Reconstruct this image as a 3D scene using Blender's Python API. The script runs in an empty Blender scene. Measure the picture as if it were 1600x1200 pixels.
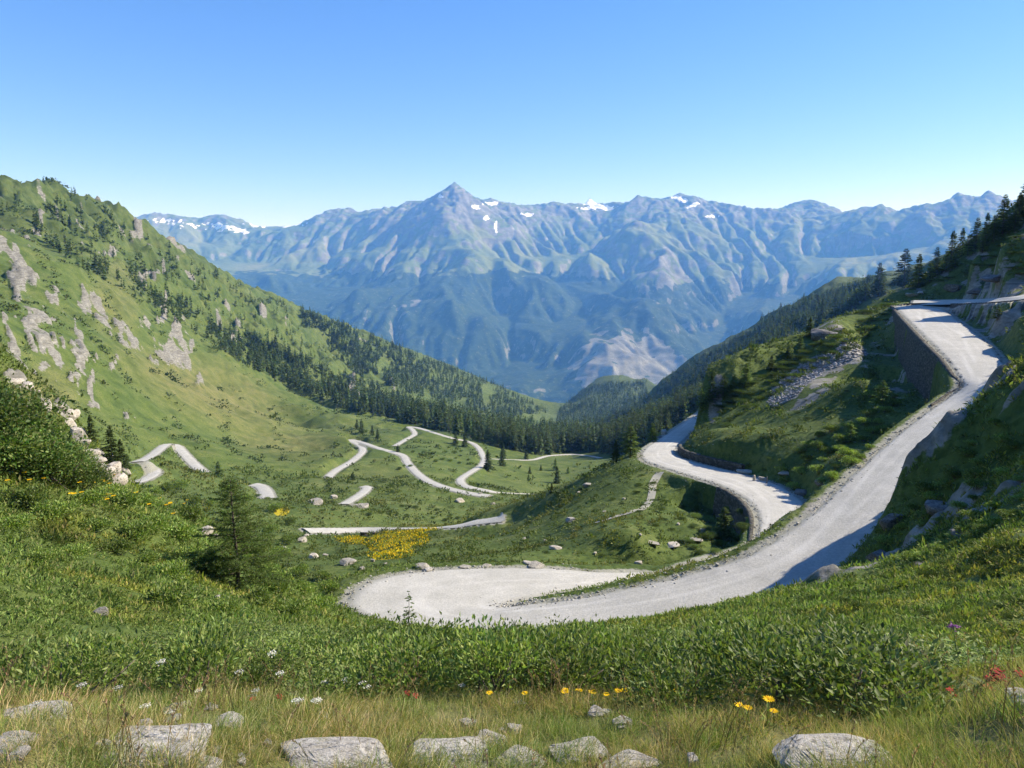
import bpy, math, random
import numpy as np
random.seed(7); RNG = np.random.default_rng(7)
SC = bpy.context.scene
COL = SC.collection
F = 1155.0; PITCH = math.radians(8.4); CP = math.cos(PITCH); SP = math.sin(PITCH)
# ---------------------------------------------------------------- projection helpers (photo pixels, 1600x1200)
def ray(u, v):
    x = (np.asarray(u, float)-800)/F; y = (600-np.asarray(v, float))/F
    return x, CP+y*SP, -SP+y*CP
def th_tan(u, v):
    X, Y, Z = ray(u, v)
    return np.arctan2(X, Y), Z/np.hypot(X, Y)
def pt_r(u, v, r):
    th, t = th_tan(u, v)
    return np.array([math.sin(th)*r, math.cos(th)*r, t*r])
def pt_z(u, v, z):
    th, t = th_tan(u, v); r = z/t
    return np.array([math.sin(th)*r, math.cos(th)*r, z])
def pix(X, Y, Z):
    d = Y*CP-Z*SP; d = np.where(d > 1e-3, d, 1e-3)
    return 800+F*X/d, 600-F*(Y*SP+Z*CP)/d
# ---------------------------------------------------------------- noise
def _h(ix, iy, s):
    n = (ix.astype(np.int64)*374761393+iy.astype(np.int64)*668265263+s*974634777) & 0xffffffff
    n = ((n ^ (n >> 13))*1274126177) & 0xffffffff
    n = ((n ^ (n >> 16))*2246822519) & 0xffffffff
    return (n ^ (n >> 15)) & 0xffff
def noise(x, y, s=0):
    x = np.asarray(x, float); y = np.asarray(y, float)
    ix = np.floor(x); iy = np.floor(y); fx = x-ix; fy = y-iy
    ux = fx*fx*fx*(fx*(fx*6-15)+10); uy = fy*fy*fy*(fy*(fy*6-15)+10)
    r = []
    for dx, dy in ((0, 0), (1, 0), (0, 1), (1, 1)):
        a = _h(ix+dx, iy+dy, s)*(2*math.pi/65536)
        r.append(np.cos(a)*(fx-dx)+np.sin(a)*(fy-dy))
    return ((r[0]*(1-ux)+r[1]*ux)*(1-uy)+(r[2]*(1-ux)+r[3]*ux)*uy)*1.5
def fbm(x, y, o=4, s=0, g=.5, ridge=False):
    t = 0; a = 1; n = 0
    for k in range(o):
        v = noise(x*2**k+13.7*k, y*2**k-7.1*k, s+k)
        if ridge: v = 1-2*np.abs(v)*1.6
        t = t+a*v; n += a; a *= g
    return t/n
def sm(x, a, b):
    t = np.clip((np.asarray(x, float)-a)/(b-a), 0, 1); return t*t*(3-2*t)
# ---------------------------------------------------------------- thin plate spline
def tps_fit(P, v, lam=1e-4):
    P = np.asarray(P, float); v = np.asarray(v, float); n = len(P)
    d2 = ((P[:, None]-P[None])**2).sum(-1)
    K = .5*d2*np.log(d2+1e-12)+lam*np.eye(n)
    A = np.zeros((n+3, n+3)); A[:n, :n] = K; A[:n, n] = 1; A[:n, n+1:] = P; A[n, :n] = 1; A[n+1:, :n] = P.T
    return P, np.linalg.solve(A, np.r_[v, 0, 0, 0])
def tps_eval(m, x, y):
    P, w = m; n = len(P); out = np.empty(x.size); xf = x.ravel(); yf = y.ravel()
    for i in range(0, x.size, 16000):
        a = xf[i:i+16000, None]; b = yf[i:i+16000, None]
        d2 = ((a-P[:, 0])**2+(b-P[:, 1])**2).astype(np.float32)
        out[i:i+16000] = (.5*d2*np.log(d2+1e-9)) @ w[:n].astype(np.float32)+w[n]+w[n+1]*a[:, 0]+w[n+2]*b[:, 0]
    return out.reshape(x.shape)
# ---------------------------------------------------------------- mesh helpers
def mesh(name, V, Fc, mat, smooth=False, attrs=None, corner=False):
    """V (n,3); Fc: int array (m,3)/(m,4) or list of such arrays; attrs: name->(n,4) point colours"""
    me = bpy.data.meshes.new(name)
    V = np.ascontiguousarray(V, dtype=np.float32)
    if isinstance(Fc, np.ndarray): Fc = [Fc]
    Fc = [np.asarray(f, dtype=np.int32) for f in Fc if len(f)]
    me.vertices.add(len(V)); me.vertices.foreach_set('co', V.ravel())
    nl = sum(f.size for f in Fc); nf = sum(len(f) for f in Fc)
    me.loops.add(nl); me.loops.foreach_set('vertex_index', np.concatenate([f.ravel() for f in Fc]))
    me.polygons.add(nf)
    tot = np.concatenate([np.full(len(f), f.shape[1], np.int32) for f in Fc])
    st = np.r_[0, np.cumsum(tot)[:-1]].astype(np.int32)
    me.polygons.foreach_set('loop_start', st); me.polygons.foreach_set('loop_total', tot)
    if smooth: me.polygons.foreach_set('use_smooth', np.ones(nf, bool))
    if attrs:
        for k, a in attrs.items():
            at = me.color_attributes.new(k, 'FLOAT_COLOR', 'POINT')
            a = np.asarray(a, np.float32)
            if a.shape[1] == 3: a = np.c_[a, np.ones(len(a), np.float32)]
            at.data.foreach_set('color', np.ascontiguousarray(a).ravel())
    me.materials.append(mat); me.update(calc_edges=True)
    return me
def link(name, me, parent=None, loc=None, rz=None, scale=None):
    o = bpy.data.objects.new(name, me); COL.objects.link(o)
    if parent is not None: o.parent = parent
    if loc is not None: o.location = loc
    if rz is not None: o.rotation_euler = (0, 0, rz)
    if scale is not None: o.scale = (scale,)*3 if not hasattr(scale, '__len__') else scale
    return o
def tag(o, label=None, cat=None, group=None, kind=None):
    if label: o['label'] = label
    if cat: o['category'] = cat
    if group: o['group'] = group
    if kind: o['kind'] = kind
    return o
def empty(name, loc=(0, 0, 0), rz=0, scale=1):
    o = bpy.data.objects.new(name, None); COL.objects.link(o); o.location = loc; o.rotation_euler = (0, 0, rz); o.scale = (scale,)*3 if not hasattr(scale, '__len__') else scale
    return o
def copy_thing(root, loc, rz=0, scale=1, tilt=(0, 0)):
    r = root.copy(); COL.objects.link(r); r.location = loc; r.rotation_euler = (tilt[0], tilt[1], rz)
    r.scale = (scale,)*3 if not hasattr(scale, '__len__') else scale
    for ch in list(root.children):
        c = ch.copy(); COL.objects.link(c); c.parent = r
    return r
class MB:
    def __init__(s): s.V = []; s.Q = []; s.T = []; s.C = []; s.n = 0
    def add(s, V, Q=None, T=None, C=None):
        V = np.asarray(V, float).reshape(-1, 3)
        if Q is not None and len(Q): s.Q.append(np.asarray(Q)+s.n)
        if T is not None and len(T): s.T.append(np.asarray(T)+s.n)
        s.V.append(V)
        if C is None: C = (1, 1, 1)
        C = np.asarray(C, float)
        s.C.append(np.tile(C, (len(V), 1)) if C.ndim == 1 else C); s.n += len(V)
    def tube(s, P, R, k=6, C=None, cap=True):
        P = np.asarray(P, float); n = len(P); R = np.broadcast_to(R, (n,))
        T = np.gradient(P, axis=0); T /= np.linalg.norm(T, axis=1)[:, None]+1e-9
        up = np.array([0, 0, 1.]) if abs(T[0][2]) < .9 else np.array([1., 0, 0])
        V = []
        for i in range(n):
            a = np.cross(T[i], up); a /= np.linalg.norm(a)+1e-9; b = np.cross(a, T[i])
            an = np.arange(k)*2*math.pi/k
            V.append(P[i]+R[i]*(np.cos(an)[:, None]*a+np.sin(an)[:, None]*b))
        Q = [[i*k+j, i*k+(j+1) % k, (i+1)*k+(j+1) % k, (i+1)*k+j] for i in range(n-1) for j in range(k)]
        V = np.concatenate(V); Tt = None
        if cap:
            V = np.concatenate([V, P[:1], P[-1:]])
            Tt = [[(j+1) % k, j, n*k] for j in range(k)]+[[(n-1)*k+j, (n-1)*k+(j+1) % k, n*k+1] for j in range(k)]
        s.add(V, Q, Tt, C)
    def mesh(s, name, mat, smooth=False):
        V = np.concatenate(s.V); C = np.concatenate(s.C)
        f = []
        if s.Q: f.append(np.concatenate(s.Q))
        if s.T: f.append(np.concatenate(s.T))
        return mesh(name, V, f, mat, smooth, {'tint': C})
def grid_faces(nr, nc):
    i = np.arange(nr-1)[:, None]*nc+np.arange(nc-1)[None]
    i = i.ravel(); return np.c_[i, i+1, i+nc+1, i+nc]
# ---------------------------------------------------------------- materials
def nodes(name):
    m = bpy.data.materials.new(name); m.use_nodes = True; nt = m.node_tree
    b = nt.nodes['Principled BSDF']; b.inputs['Roughness'].default_value = .9
    b.inputs['Specular IOR Level'].default_value = .15
    return m, nt, b
class N:
    def __init__(s, nt): s.nt = nt
    def n(s, t, **k):
        x = s.nt.nodes.new(t)
        for a, b in k.items(): setattr(x, a, b)
        return x
    def l(s, a, b): s.nt.links.new(a, b)
    def pos(s): return s.n('ShaderNodeNewGeometry').outputs['Position']
    def noise(s, scale, detail=6, rough=.6, vec=None, dist=0, lac=2.0):
        x = s.n('ShaderNodeTexNoise'); x.inputs['Scale'].default_value = scale; x.inputs['Detail'].default_value = detail
        x.inputs['Roughness'].default_value = rough; x.inputs['Distortion'].default_value = dist; x.inputs['Lacunarity'].default_value = lac
        s.l(vec if vec is not None else s.pos(), x.inputs['Vector']); return x.outputs['Fac']
    def ramp(s, fac, stops, interp='LINEAR'):
        x = s.n('ShaderNodeValToRGB'); r = x.color_ramp; r.interpolation = interp
        while len(r.elements) < len(stops): r.elements.new(.5)
        for e, (p, c) in zip(r.elements, stops):
            e.position = p; e.color = (*c, 1) if hasattr(c, '__len__') else (c, c, c, 1)
        s.l(fac, x.inputs['Fac']); return x.outputs['Color']
    def mix(s, f, a, b, mode='MIX'):
        x = s.n('ShaderNodeMix', data_type='RGBA', blend_type=mode)
        for k, v in ((0, f), (6, a), (7, b)):
            if hasattr(v, 'is_output'): s.l(v, x.inputs[k])
            elif hasattr(v, '__len__'): x.inputs[k].default_value = (*v, 1)
            else: x.inputs[k].default_value = v
        return x.outputs[2]
    def math(s, op, a, b=0.0, clamp=False):
        x = s.n('ShaderNodeMath', operation=op, use_clamp=clamp)
        for k, v in ((0, a), (1, b)):
            if hasattr(v, 'is_output'): s.l(v, x.inputs[k])
            else: x.inputs[k].default_value = v
        return x.outputs[0]
    def attr(s, name):
        x = s.n('ShaderNodeAttribute'); x.attribute_name = name; return x
    def bump(s, h, strength, dist, normal=None):
        x = s.n('ShaderNodeBump'); x.inputs['Strength'].default_value = strength; x.inputs['Distance'].default_value = dist
        s.l(h, x.inputs['Height'])
        if normal is not None: s.l(normal, x.inputs['Normal'])
        return x.outputs['Normal']
    def sep(s, c):
        x = s.n('ShaderNodeSeparateColor'); s.l(c, x.inputs[0]); return x.outputs
# ================================================================ CONTROL POINTS of the near / mid terrain
# columns: u -> [(v, r), ...] ground on that pixel ray; hidden ground as (None, r, z)
CP_COLS = {
 -700: [(None, 2.5, -1.7), (None, 6, -1.4), (None, 12, -.5), (None, 25, 1), (None, 50, 4), (None, 150, 10), (None, 400, 80), (None, 1000, 260), (None, 1800, 300), (None, 4200, 300)],
 -250: [(None, 2.5, -1.8), (None, 6, -2.6), (None, 12, -3.2), (None, 25, -2), (None, 55, 2), (None, 75, -2), (None, 160, -5), (None, 300, 10), (430, 450), (330, 700), (250, 1000), (None, 1300, 140), (None, 4200, -200)],
 0: [(1200, 2.6), (1120, 3.4), (1010, 6.2), (890, 11), (790, 19), (730, 27), (660, 40), (592, 62), (None, 80, -14), (None, 130, -32), (None, 200, -34), (585, 270), (520, 340), (440, 440), (365, 620), (286, 900), (None, 1150, 70), (None, 2000, -200), (None, 4200, -700)],
 100: [(1200, 2.6), (1120, 3.4), (1010, 6), (900, 11), (800, 19), (745, 27), (690, 42), (643, 57), (None, 75, -19), (None, 130, -38), (None, 190, -42), (620, 250), (570, 340), (500, 440), (405, 640), (294, 1000), (None, 1250, 70), (None, 2000, -200), (None, 4200, -700)],
 200: [(1200, 2.6), (1120, 3.4), (1020, 6), (920, 11), (830, 19), (775, 27), (753, 42), (None, 60, -20), (None, 120, -40), (748, 205), (700, 260), (650, 330), (560, 450), (455, 700), (354, 1150), (None, 1400, 80), (None, 2100, -150), (None, 4200, -700)],
 300: [(1200, 2.5), (1120, 3.3), (1030, 5.6), (940, 11), (850, 19.5), (805, 28), (None, 45, -18.5), (None, 80, -30), (None, 130, -44), (770, 200), (745, 235), (700, 320), (610, 500), (505, 800), (405, 1350), (None, 1650, 20), (None, 4200, -700)],
 400: [(1200, 2.5), (1120, 3.2), (1050, 5), (970, 11), (925, 19), (880, 26), (None, 38, -19), (None, 60, -27), (None, 100, -39), (805, 160), (765, 240), (700, 400), (640, 560), (550, 900), (453, 1500), (None, 1850, -60), (None, 4200, -700)],
 480: [(1200, 2.5), (1120, 3.2), (1060, 4.8), (1005, 8), (972, 15), (955, 24), (930, 31), (None, 42, -22), (None, 60, -29), (875, 90), (830, 145), (790, 195), (750, 290), (700, 430), (640, 650), (565, 1050), (484, 1700), (None, 2100, -150), (None, 4200, -700)],
 540: [(1200, 2.5), (1120, 3.2), (1060, 4.8), (1015, 8), (1000, 15), (992, 25), (985, 34), (958, 42.5), (910, 49), (None, 56, -24), (885, 78), (850, 120), (800, 185), (None, 250, -72), (700, 400), (650, 600), (580, 1150), (505, 1850), (None, 2300, -200), (None, 4200, -750)],
 600: [(1200, 2.5), (1120, 3.2), (1060, 4.8), (1020, 8), (1008, 15), (1000, 25), (992, 34), (None, 56, -23), (885, 75), (850, 115), (830, 165), (795, 205), (750, 280), (700, 380), (655, 560), (600, 1200), (531, 1950), (None, 2500, -250), (None, 4200, -750)],
 700: [(1200, 2.5), (1120, 3.2), (1060, 4.8), (1020, 8), (1010, 15), (1003, 25), (995, 34), (875, 68), (850, 98), (825, 158), (785, 230), (750, 290), (715, 370), (680, 490), (655, 750), (620, 1500), (574, 2300), (None, 2900, -380), (None, 4200, -850)],
 800: [(1200, 2.5), (1120, 3.2), (1060, 4.8), (1018, 8), (1008, 15), (1003, 25), (995, 34), (880, 58), (860, 75), (830, 98), (802, 122), (None, 145, -52), (None, 200, -72), (770, 285), (720, 430), (695, 540), (668, 900), (640, 1500), (624, 2250), (None, 2700, -520), (None, 3300, -780), (None, 4200, -1050)],
 835: [(640, 1700), (638, 2100), (None, 2500, -540), (None, 3300, -800), (None, 4200, -1100)],
 860: [(1200, 2.5), (1120, 3.2), (1060, 4.8), (1015, 8), (1003, 15), (998, 25), (990, 34), (882, 56), (850, 74), (800, 96), (768, 115), (None, 140, -50), (None, 220, -72), (740, 380), (708, 500), (690, 700), (676, 1000), (662, 1500), (650, 1800), (None, 2200, -520), (None, 2600, -620), (None, 3400, -850), (None, 4200, -1100)],
 884: [(674, 1100), (664, 1600), (645, 2200), (636, 2500), (None, 2900, -700), (None, 4200, -1100)],
 906: [(662, 1650), (614, 2500), (None, 3000, -700), (None, 4200, -1100)],
 968: [(656, 1650), (598, 2600), (None, 3100, -680), (None, 4200, -1100)],
 930: [(1200, 2.5), (1120, 3.2), (1050, 5), (1008, 8), (995, 15), (990, 25), (983, 34), (885, 55), (850, 68), (800, 84), (760, 98), (738, 108), (None, 130, -48), (None, 220, -72), (722, 440), (705, 520), (695, 700), (685, 1000), (660, 1700), (600, 2600), (None, 3100, -600), (None, 4200, -1100)],
 1000: [(1200, 2.5), (1110, 3.3), (1050, 5), (995, 8), (985, 15), (981, 25), (976, 34), (880, 57), (840, 68), (800, 78), (750, 92), (718, 104), (None, 125, -38), (None, 180, -60), (None, 300, -90), (690, 480), (672, 800), (655, 1200), (600, 2600), (None, 3200, -600), (None, 4200, -1100)],
 1060: [(None, 62, -30), (850, 72), (800, 82), (760, 92), (675, 123), (None, 145, -40), (None, 200, -64), (None, 300, -80), (662, 480), (625, 900), (575, 1600), (None, 2300, -400), (None, 4200, -1100)],
 1100: [(1200, 2.5), (1100, 3.5), (1040, 5.2), (985, 9), (970, 16), (965, 25), (962, 34), (None, 66, -27.5), (835, 72), (800, 79), (700, 103), (680, 112), (655, 130), (None, 200, -50), (None, 300, -75), (635, 500), (600, 900), (553, 1600), (None, 2300, -400), (None, 4200, -1000)],
 1150: [(720, 99), (690, 104), (650, 116), (600, 150), (None, 200, -38), (None, 320, -70), (595, 600), (560, 1000), (526, 1650), (None, 2300, -350), (None, 4200, -1000)],
 1200: [(1200, 2.5), (1100, 3.5), (1040, 5.2), (978, 9), (955, 16), (942, 25), (935, 34), (735, 93), (700, 98), (650, 110), (600, 132), (568, 165), (None, 210, -30), (None, 350, -60), (560, 700), (530, 1200), (498, 1700), (None, 2300, -300), (None, 4200, -900)],
 1280: [(740, 84), (700, 93), (650, 104), (600, 119), (560, 136), (508, 165), (None, 210, -18), (None, 350, -45), (520, 800), (490, 1300), (457, 1750), (None, 2300, -250), (None, 4200, -900)],
 1330: [(1200, 2.5), (1110, 3.5), (1040, 5.3), (985, 9), (945, 17), (922, 26), (905, 36), (870, 45), (None, 66, -20), (705, 86), (650, 99), (600, 113), (550, 132), (490, 160), (None, 210, -12), (None, 350, -35), (475, 900), (443, 1750), (None, 2300, -200), (None, 4200, -800)],
 1380: [(650, 96), (600, 112), (550, 130), (505, 148), (455, 168), (None, 230, -6), (None, 400, -35), (440, 1400), (None, 2200, -200), (None, 4200, -800)],
 1400: [(1200, 2.5), (1110, 3.4), (1045, 5), (985, 9), (940, 16), (905, 25), (860, 35), (800, 45), (770, 52), (None, 82, -17)],
 1450: [(None, 90, -17), (600, 106), (None, 112, -17), (None, 125, -14.5), (452, 165), (425, 180), (None, 250, 0), (None, 450, -20), (None, 1400, 0), (None, 4200, -700)],
 1500: [(1200, 2.5), (1110, 3.3), (1045, 4.8), (985, 9), (925, 16), (880, 24), (830, 32), (770, 42), (712, 53), (None, 84, -14), (None, 90, -14), (460, 152), (430, 160), (398, 185), (None, 260, 10), (None, 450, -10), (None, 1400, 40), (None, 4200, -700)],
 1560: [(1200, 2.5), (1110, 3.1), (1045, 4.6), (985, 8.5), (920, 15), (860, 23), (800, 31), (740, 38), (680, 47), (645, 54), (None, 66, -13), (None, 74, -12), (560, 98), (520, 110), (478, 123), (455, 141), (410, 155), (355, 195), (None, 280, 22), (None, 1400, 80), (None, 4200, -600)],
 1620: [(1200, 2.4), (1100, 3), (1040, 4.3), (980, 8), (915, 14), (850, 21), (780, 28), (700, 36), (640, 44), (608, 54), (None, 66, -9), (580, 82), (555, 94), (530, 106), (468, 123), (420, 135), (360, 155), (310, 190), (None, 280, 30), (None, 1400, 100)],
 1800: [(1200, 2.2), (1090, 2.8), (1020, 4.2), (950, 8), (870, 14), (780, 22), (640, 32), (520, 44), (480, 60), (470, 80), (450, 105), (360, 135), (270, 170), (200, 230), (None, 400, 60), (None, 1400, 130), (None, 4200, -500)],  # unseen ground right of the view, raised to shade the bank and road
 2300: [(None, 2, -1.4), (None, 6, -2), (None, 12, -1.5), (None, 25, 1.5), (None, 50, 9), (None, 100, 26), (None, 200, 62), (None, 500, 120), (None, 1400, 160), (None, 4200, -200)],
}
# --- the graded mountain road as stations: (far/left edge u,v), (near/right edge u,v), height z
UPPER = [((1410,474),(1532,471),-5.9),((1400,477),(1478,479),-6.4),((1412,492),(1490,495),-7.1),((1432,512),(1519,516),-8.0),
 ((1458,537),(1547,541),-8.9),((1482,562),(1569,570),-9.8),((1500,588),(1580,600),-10.6),((1503,604),(1562,627),-11.3),((1482,620),(1536,655),-12.1),((1440,650),(1498,690),-13.0),
 ((1390,690),(1458,733),-14.0),((1330,745),(1412,790),-15.2),((1265,806),(1362,850),-16.4),((1180,862),(1320,898),-17.4),
 ((1090,893),(1200,935),-18.2),((1000,915),(1080,963),-18.8),((900,935),(930,979),-19.4),((830,943),(770,987),-19.8),((797,947),(640,984),-20.1),
 ((790,947),(546,945),-20.3),((800,941),(585,905),-20.5),((845,930),(690,889),-20.7),((900,921),(840,887),-21.0),((955,912),(940,894),-21.4)]
LOWER = [((955,912),(940,894),-21.4),((1010,902),(1005,893),-21.9),None,
 ((1172,852),(1215,838),-22.7),((1185,833),(1245,820),-23.0),((1186,802),(1263,798),-23.4),((1166,778),(1248,778),-23.9),((1130,759),(1215,757),-24.4),((1090,746),(1165,741),-24.9),
 ((1045,732),(1120,730),-25.4),((1012,721),(1082,720),-25.9),((1003,711),(1058,711),-26.3),((1010,700),(1055,700),-26.9),((1030,686),(1068,686),-27.9),((1055,669),(1090,666),-29.2),((1080,652),(1112,645),-30.6),((1100,638),(1128,630),-31.8)]
UTOP = [((1428,468.5),(1425,476),-6.35),((1480,467.5),(1485,475),-5.5),((1530,467),(1545,473),-4.3),((1580,463),(1610,467),-3.2),((1650,450),(1690,455),-2.0)]
def stations(rows):
    L = []; R = []
    for s in rows:
        if s is None: L.append(None); R.append(None); continue
        L.append(pt_z(*s[0], s[2])); R.append(pt_z(*s[1], s[2]))
    return L, R
uL, uR = stations(UPPER); lL, lR = stations(LOWER); tL, tR = stations(UTOP)
def at_az(u, r, z):
    th, _ = th_tan(u, 900); return np.array([math.sin(th)*r, math.cos(th)*r, z])
lL[2] = at_az(1100, 58.2, -22.3); lR[2] = at_az(1100, 53.2, -22.3)
def catmull(P, n):
    P = np.array(P); Q = np.r_[[2*P[0]-P[1]], P, [2*P[-1]-P[-2]]]; out = []
    for i in range(1, len(Q)-2):
        t = np.linspace(0, 1, n, endpoint=False)[:, None]
        a, b, c, d = Q[i-1], Q[i], Q[i+1], Q[i+2]
        out.append(.5*((2*b)+(c-a)*t+(2*a-5*b+4*c-d)*t*t+(3*b-a-3*c+d)*t**3))
    return np.r_[np.concatenate(out), P[-1:]]
def ribbon(L, R, n): return catmull(L, n), catmull(R, n)
RD_UP = ribbon(uL, uR, 14); RD_LO = ribbon(lL, lR, 14); RD_TOP = ribbon(tL, tR, 10)
# ---------------------------------------------------------------- fit
pts = []; vals = []
def ctl(th, r, t): pts.append((th, math.log(r))); vals.append(t)
for u, rows in CP_COLS.items():
    for row in rows:
        if row[0] is None:
            th, _ = th_tan(u, 600); ctl(float(th), row[1], row[2]/row[1])
        else:
            th, t = th_tan(u, row[0]); ctl(float(th), row[1], float(t))
for L, R in ((uL, uR), (lL[:], lR[:])):
    for a, b in zip(L, R):
        for p in (a, b):
            r = math.hypot(p[0], p[1]); ctl(math.atan2(p[0], p[1]), r, (p[2]-.05)/r)
for L, R in ((tL[2:], tR[2:]),):
    for p in L+R:
        r = math.hypot(p[0], p[1]); ctl(math.atan2(p[0], p[1]), r, (p[2]-.05)/r)
for th in (-1.1, -.5, 0, .5, 1.1):
    for r in (.5, 1.2): ctl(th, r, -1.65/r*1.0 if r > .6 else -3.3)
P_ = np.array(pts); V_ = np.array(vals)
# drop duplicates that nearly coincide
keep = []
for i in range(len(P_)):
    if all(np.hypot(*(P_[i]-P_[j])) > .008 for j in keep): keep.append(i)
TPS = tps_fit(P_[keep], V_[keep], 8e-5)
TH = np.r_[np.linspace(-1.15, -.68, 30, endpoint=False), np.linspace(-.68, .68, 500, endpoint=False), np.linspace(.68, 1.15, 34)]
LR = np.arange(math.log(.6), math.log(4300), .0062)
TT, LL = np.meshgrid(TH, LR); RR = np.exp(LL)
GX = np.sin(TT)*RR; GY = np.cos(TT)*RR
print('grid', TT.shape, 'ctl', len(keep))
Fb = tps_eval(TPS, TT, LL)
GZ = Fb*RR
# beyond the near field the tangent field is capped so nothing spurious rises
def idx(th, lr):
    i = (np.asarray(lr)-LR[0])/(LR[1]-LR[0]); j = np.interp(th, TH, np.arange(len(TH))); return i, j
def bil(A, i, j):
    i = np.clip(i, 0, A.shape[0]-1.001); j = np.clip(j, 0, A.shape[1]-1.001)
    a = i.astype(int); b = j.astype(int); f = i-a; g = j-b
    return (A[a, b]*(1-f)+A[a+1, b]*f)*(1-g)+(A[a, b+1]*(1-f)+A[a+1, b+1]*f)*g
def zat(X, Y, A=None):
    X = np.nan_to_num(np.asarray(X, float), nan=1.); Y = np.nan_to_num(np.asarray(Y, float), nan=1.)
    i, j = idx(np.arctan2(X, Y), .5*np.log(X*X+Y*Y+1e-9)); return bil(GZ if A is None else A, i, j)
def hit(u, v, rmin=1.5, A=None):
    """the ground point a photo pixel sees (first hit from the camera, beyond rmin)"""
    A = GZ if A is None else A
    th, t = th_tan(u, v); i, j = idx(float(th), 0.); col = bil(A, np.arange(len(LR), dtype=float)[:len(LR)], np.full(len(LR), float(j)))/np.exp(LR)
    k0 = int((math.log(rmin)-LR[0])/(LR[1]-LR[0])); k = np.nonzero(col[k0:] >= t)[0]
    if not len(k): return None
    k = k[0]+k0
    if k == k0: f = 0
    else: f = (t-col[k-1])/(col[k]-col[k-1]+1e-12)
    r = math.exp(LR[max(k-1, 0)]+(LR[1]-LR[0])*f)
    return np.array([math.sin(th)*r, math.cos(th)*r, float(t)*r])
# ---------------------------------------------------------------- valley roads (draped on the bowl)
VALLEY = {
 'a': ([(478,829),(520,829),(580,829),(650,827),(700,823),(745,816),(775,811),(788,806)], 5.2),
 'b': ([(205,756),(225,750),(241,740),(238,733),(222,728)], 4.4),
 'c': ([(214,722),(235,713),(252,700),(262,694),(276,697),(290,712),(305,727),(322,741)], 4.8),
 'd': ([(395,757),(408,760),(415,768),(418,779)], 5.4),
 'e': ([(537,788),(555,778),(568,769),(574,762),(566,760)], 4.2),
 'f': ([(528,751),(517,750),(514,744),(528,733),(548,722),(562,711),(567,703),(562,696),(550,690),(542,688)], 4.6),
 'g': ([(540,688),(552,688),(568,692),(590,700),(615,707),(630,712),(636,722),(650,738),(668,751),(690,760),(715,767),(740,772),(765,775)], 4.6),
 'h': ([(617,697),(632,688),(645,681),(648,677),(643,670),(638,667),(650,668),(665,672),(690,680),(712,686),(735,691),(748,700),(754,712),(757,718),(752,727),(738,736),(724,745),(719,751),(726,759),(745,764),(775,769),(805,771),(835,772)], 4.2),
 'i': ([(760,717),(790,718),(815,719),(835,718),(852,713),(870,711),(895,710),(920,712),(940,716)], 4.0),
}
VR = {}
GZb = GZ.copy()
for k, (px, w) in VALLEY.items():
    P = [hit(u, v, 100 if k != 'i' else 250, GZb) for u, v in px]
    P = [p for p in P if p is not None]
    C = catmull(P, 10)
    for _ in range(6): C[1:-1] = (C[:-2]+2*C[1:-1]+C[2:])/4
    T = np.gradient(C, axis=0); Nn = np.c_[-T[:, 1], T[:, 0]]; Nn /= np.linalg.norm(Nn, axis=1)[:, None]+1e-9
    wv = w*.37*np.ones(len(C)); L = C.copy(); R = C.copy(); L[:, :2] += Nn*wv[:, None]; R[:, :2] -= Nn*wv[:, None]
    VR[k] = (L, R)
# ================================================================ surface detail, carving of the roads
PU, PV = pix(GX, GY, GZ)
WU = PU+34*fbm(GX/RR*16, GZ/RR*16+GY/RR*9, 4, 91, .6)*1.5; WV = PV+34*fbm(GX/RR*16+7, GZ/RR*16+GY/RR*9, 4, 95, .6)*1.5
def blob(u, v, ru, rv, ang=0, soft=.5, rr=None, warp=0):
    a = math.radians(ang); du = (WU if warp else PU)-u; dv = (WV if warp else PV)-v
    x = (du*math.cos(a)+dv*math.sin(a))/ru; y = (-du*math.sin(a)+dv*math.cos(a))/rv
    m = 1-sm(np.sqrt(x*x+y*y), 1-soft, 1+soft*.6)
    if rr: m = m*(RR > rr[0])*(RR < rr[1])
    return m
rough = np.ones_like(RR)*.012
leftmt = sm(RR, 230, 380)*(1-sm(TT, -.28, -.05))
rough += .028*leftmt
bank = sm(TT, .32, .44)*sm(RR, 12, 22)*(1-sm(RR, 52, 62)); rough += .04*bank
ubank = sm(TT, .40, .5)*sm(RR, 92, 105)*(1-sm(RR, 300, 400)); rough += .03*ubank
mound = np.zeros_like(RR)
spur = sm(TT, .18, .26)*sm(RR, 90, 100)*(1-sm(RR, 220, 300)); rough += .015*spur
cell = RR*.0062
dz = 0
for k, lam in enumerate((300, 150, 75, 37, 18, 9, 4.5, 2.2, 1.1, .55, .27, .13)):
    m = sm(lam/cell, 2.5, 5)*(1-sm(lam/RR, .18, .4))
    if m.max() <= 0: continue
    dz = dz+m*lam*noise(GX/lam+k*3.3, GY/lam-k*5.1, 40+k)
GZ = GZ+dz*rough*2.0
gul = fbm(GX/95+.3*noise(GX/60, GY/60, 3), GY/150, 4, 201, .5, True); GZ = GZ+leftmt*sm(RR, 330, 520)*(gul-.35)*np.clip(RR*.014, 0, 14)
crs = leftmt*sm(RR, 720, 900); GZ = GZ+crs*(fbm(GX/38, GY/38, 4, 221, .6, True)-.4)*12
rsl = sm(TT, .1, .2)*sm(RR, 600, 900); GZ = GZ+rsl*(fbm(GX/170, GY/260, 4, 207, .5, True)-.35)*16
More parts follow.
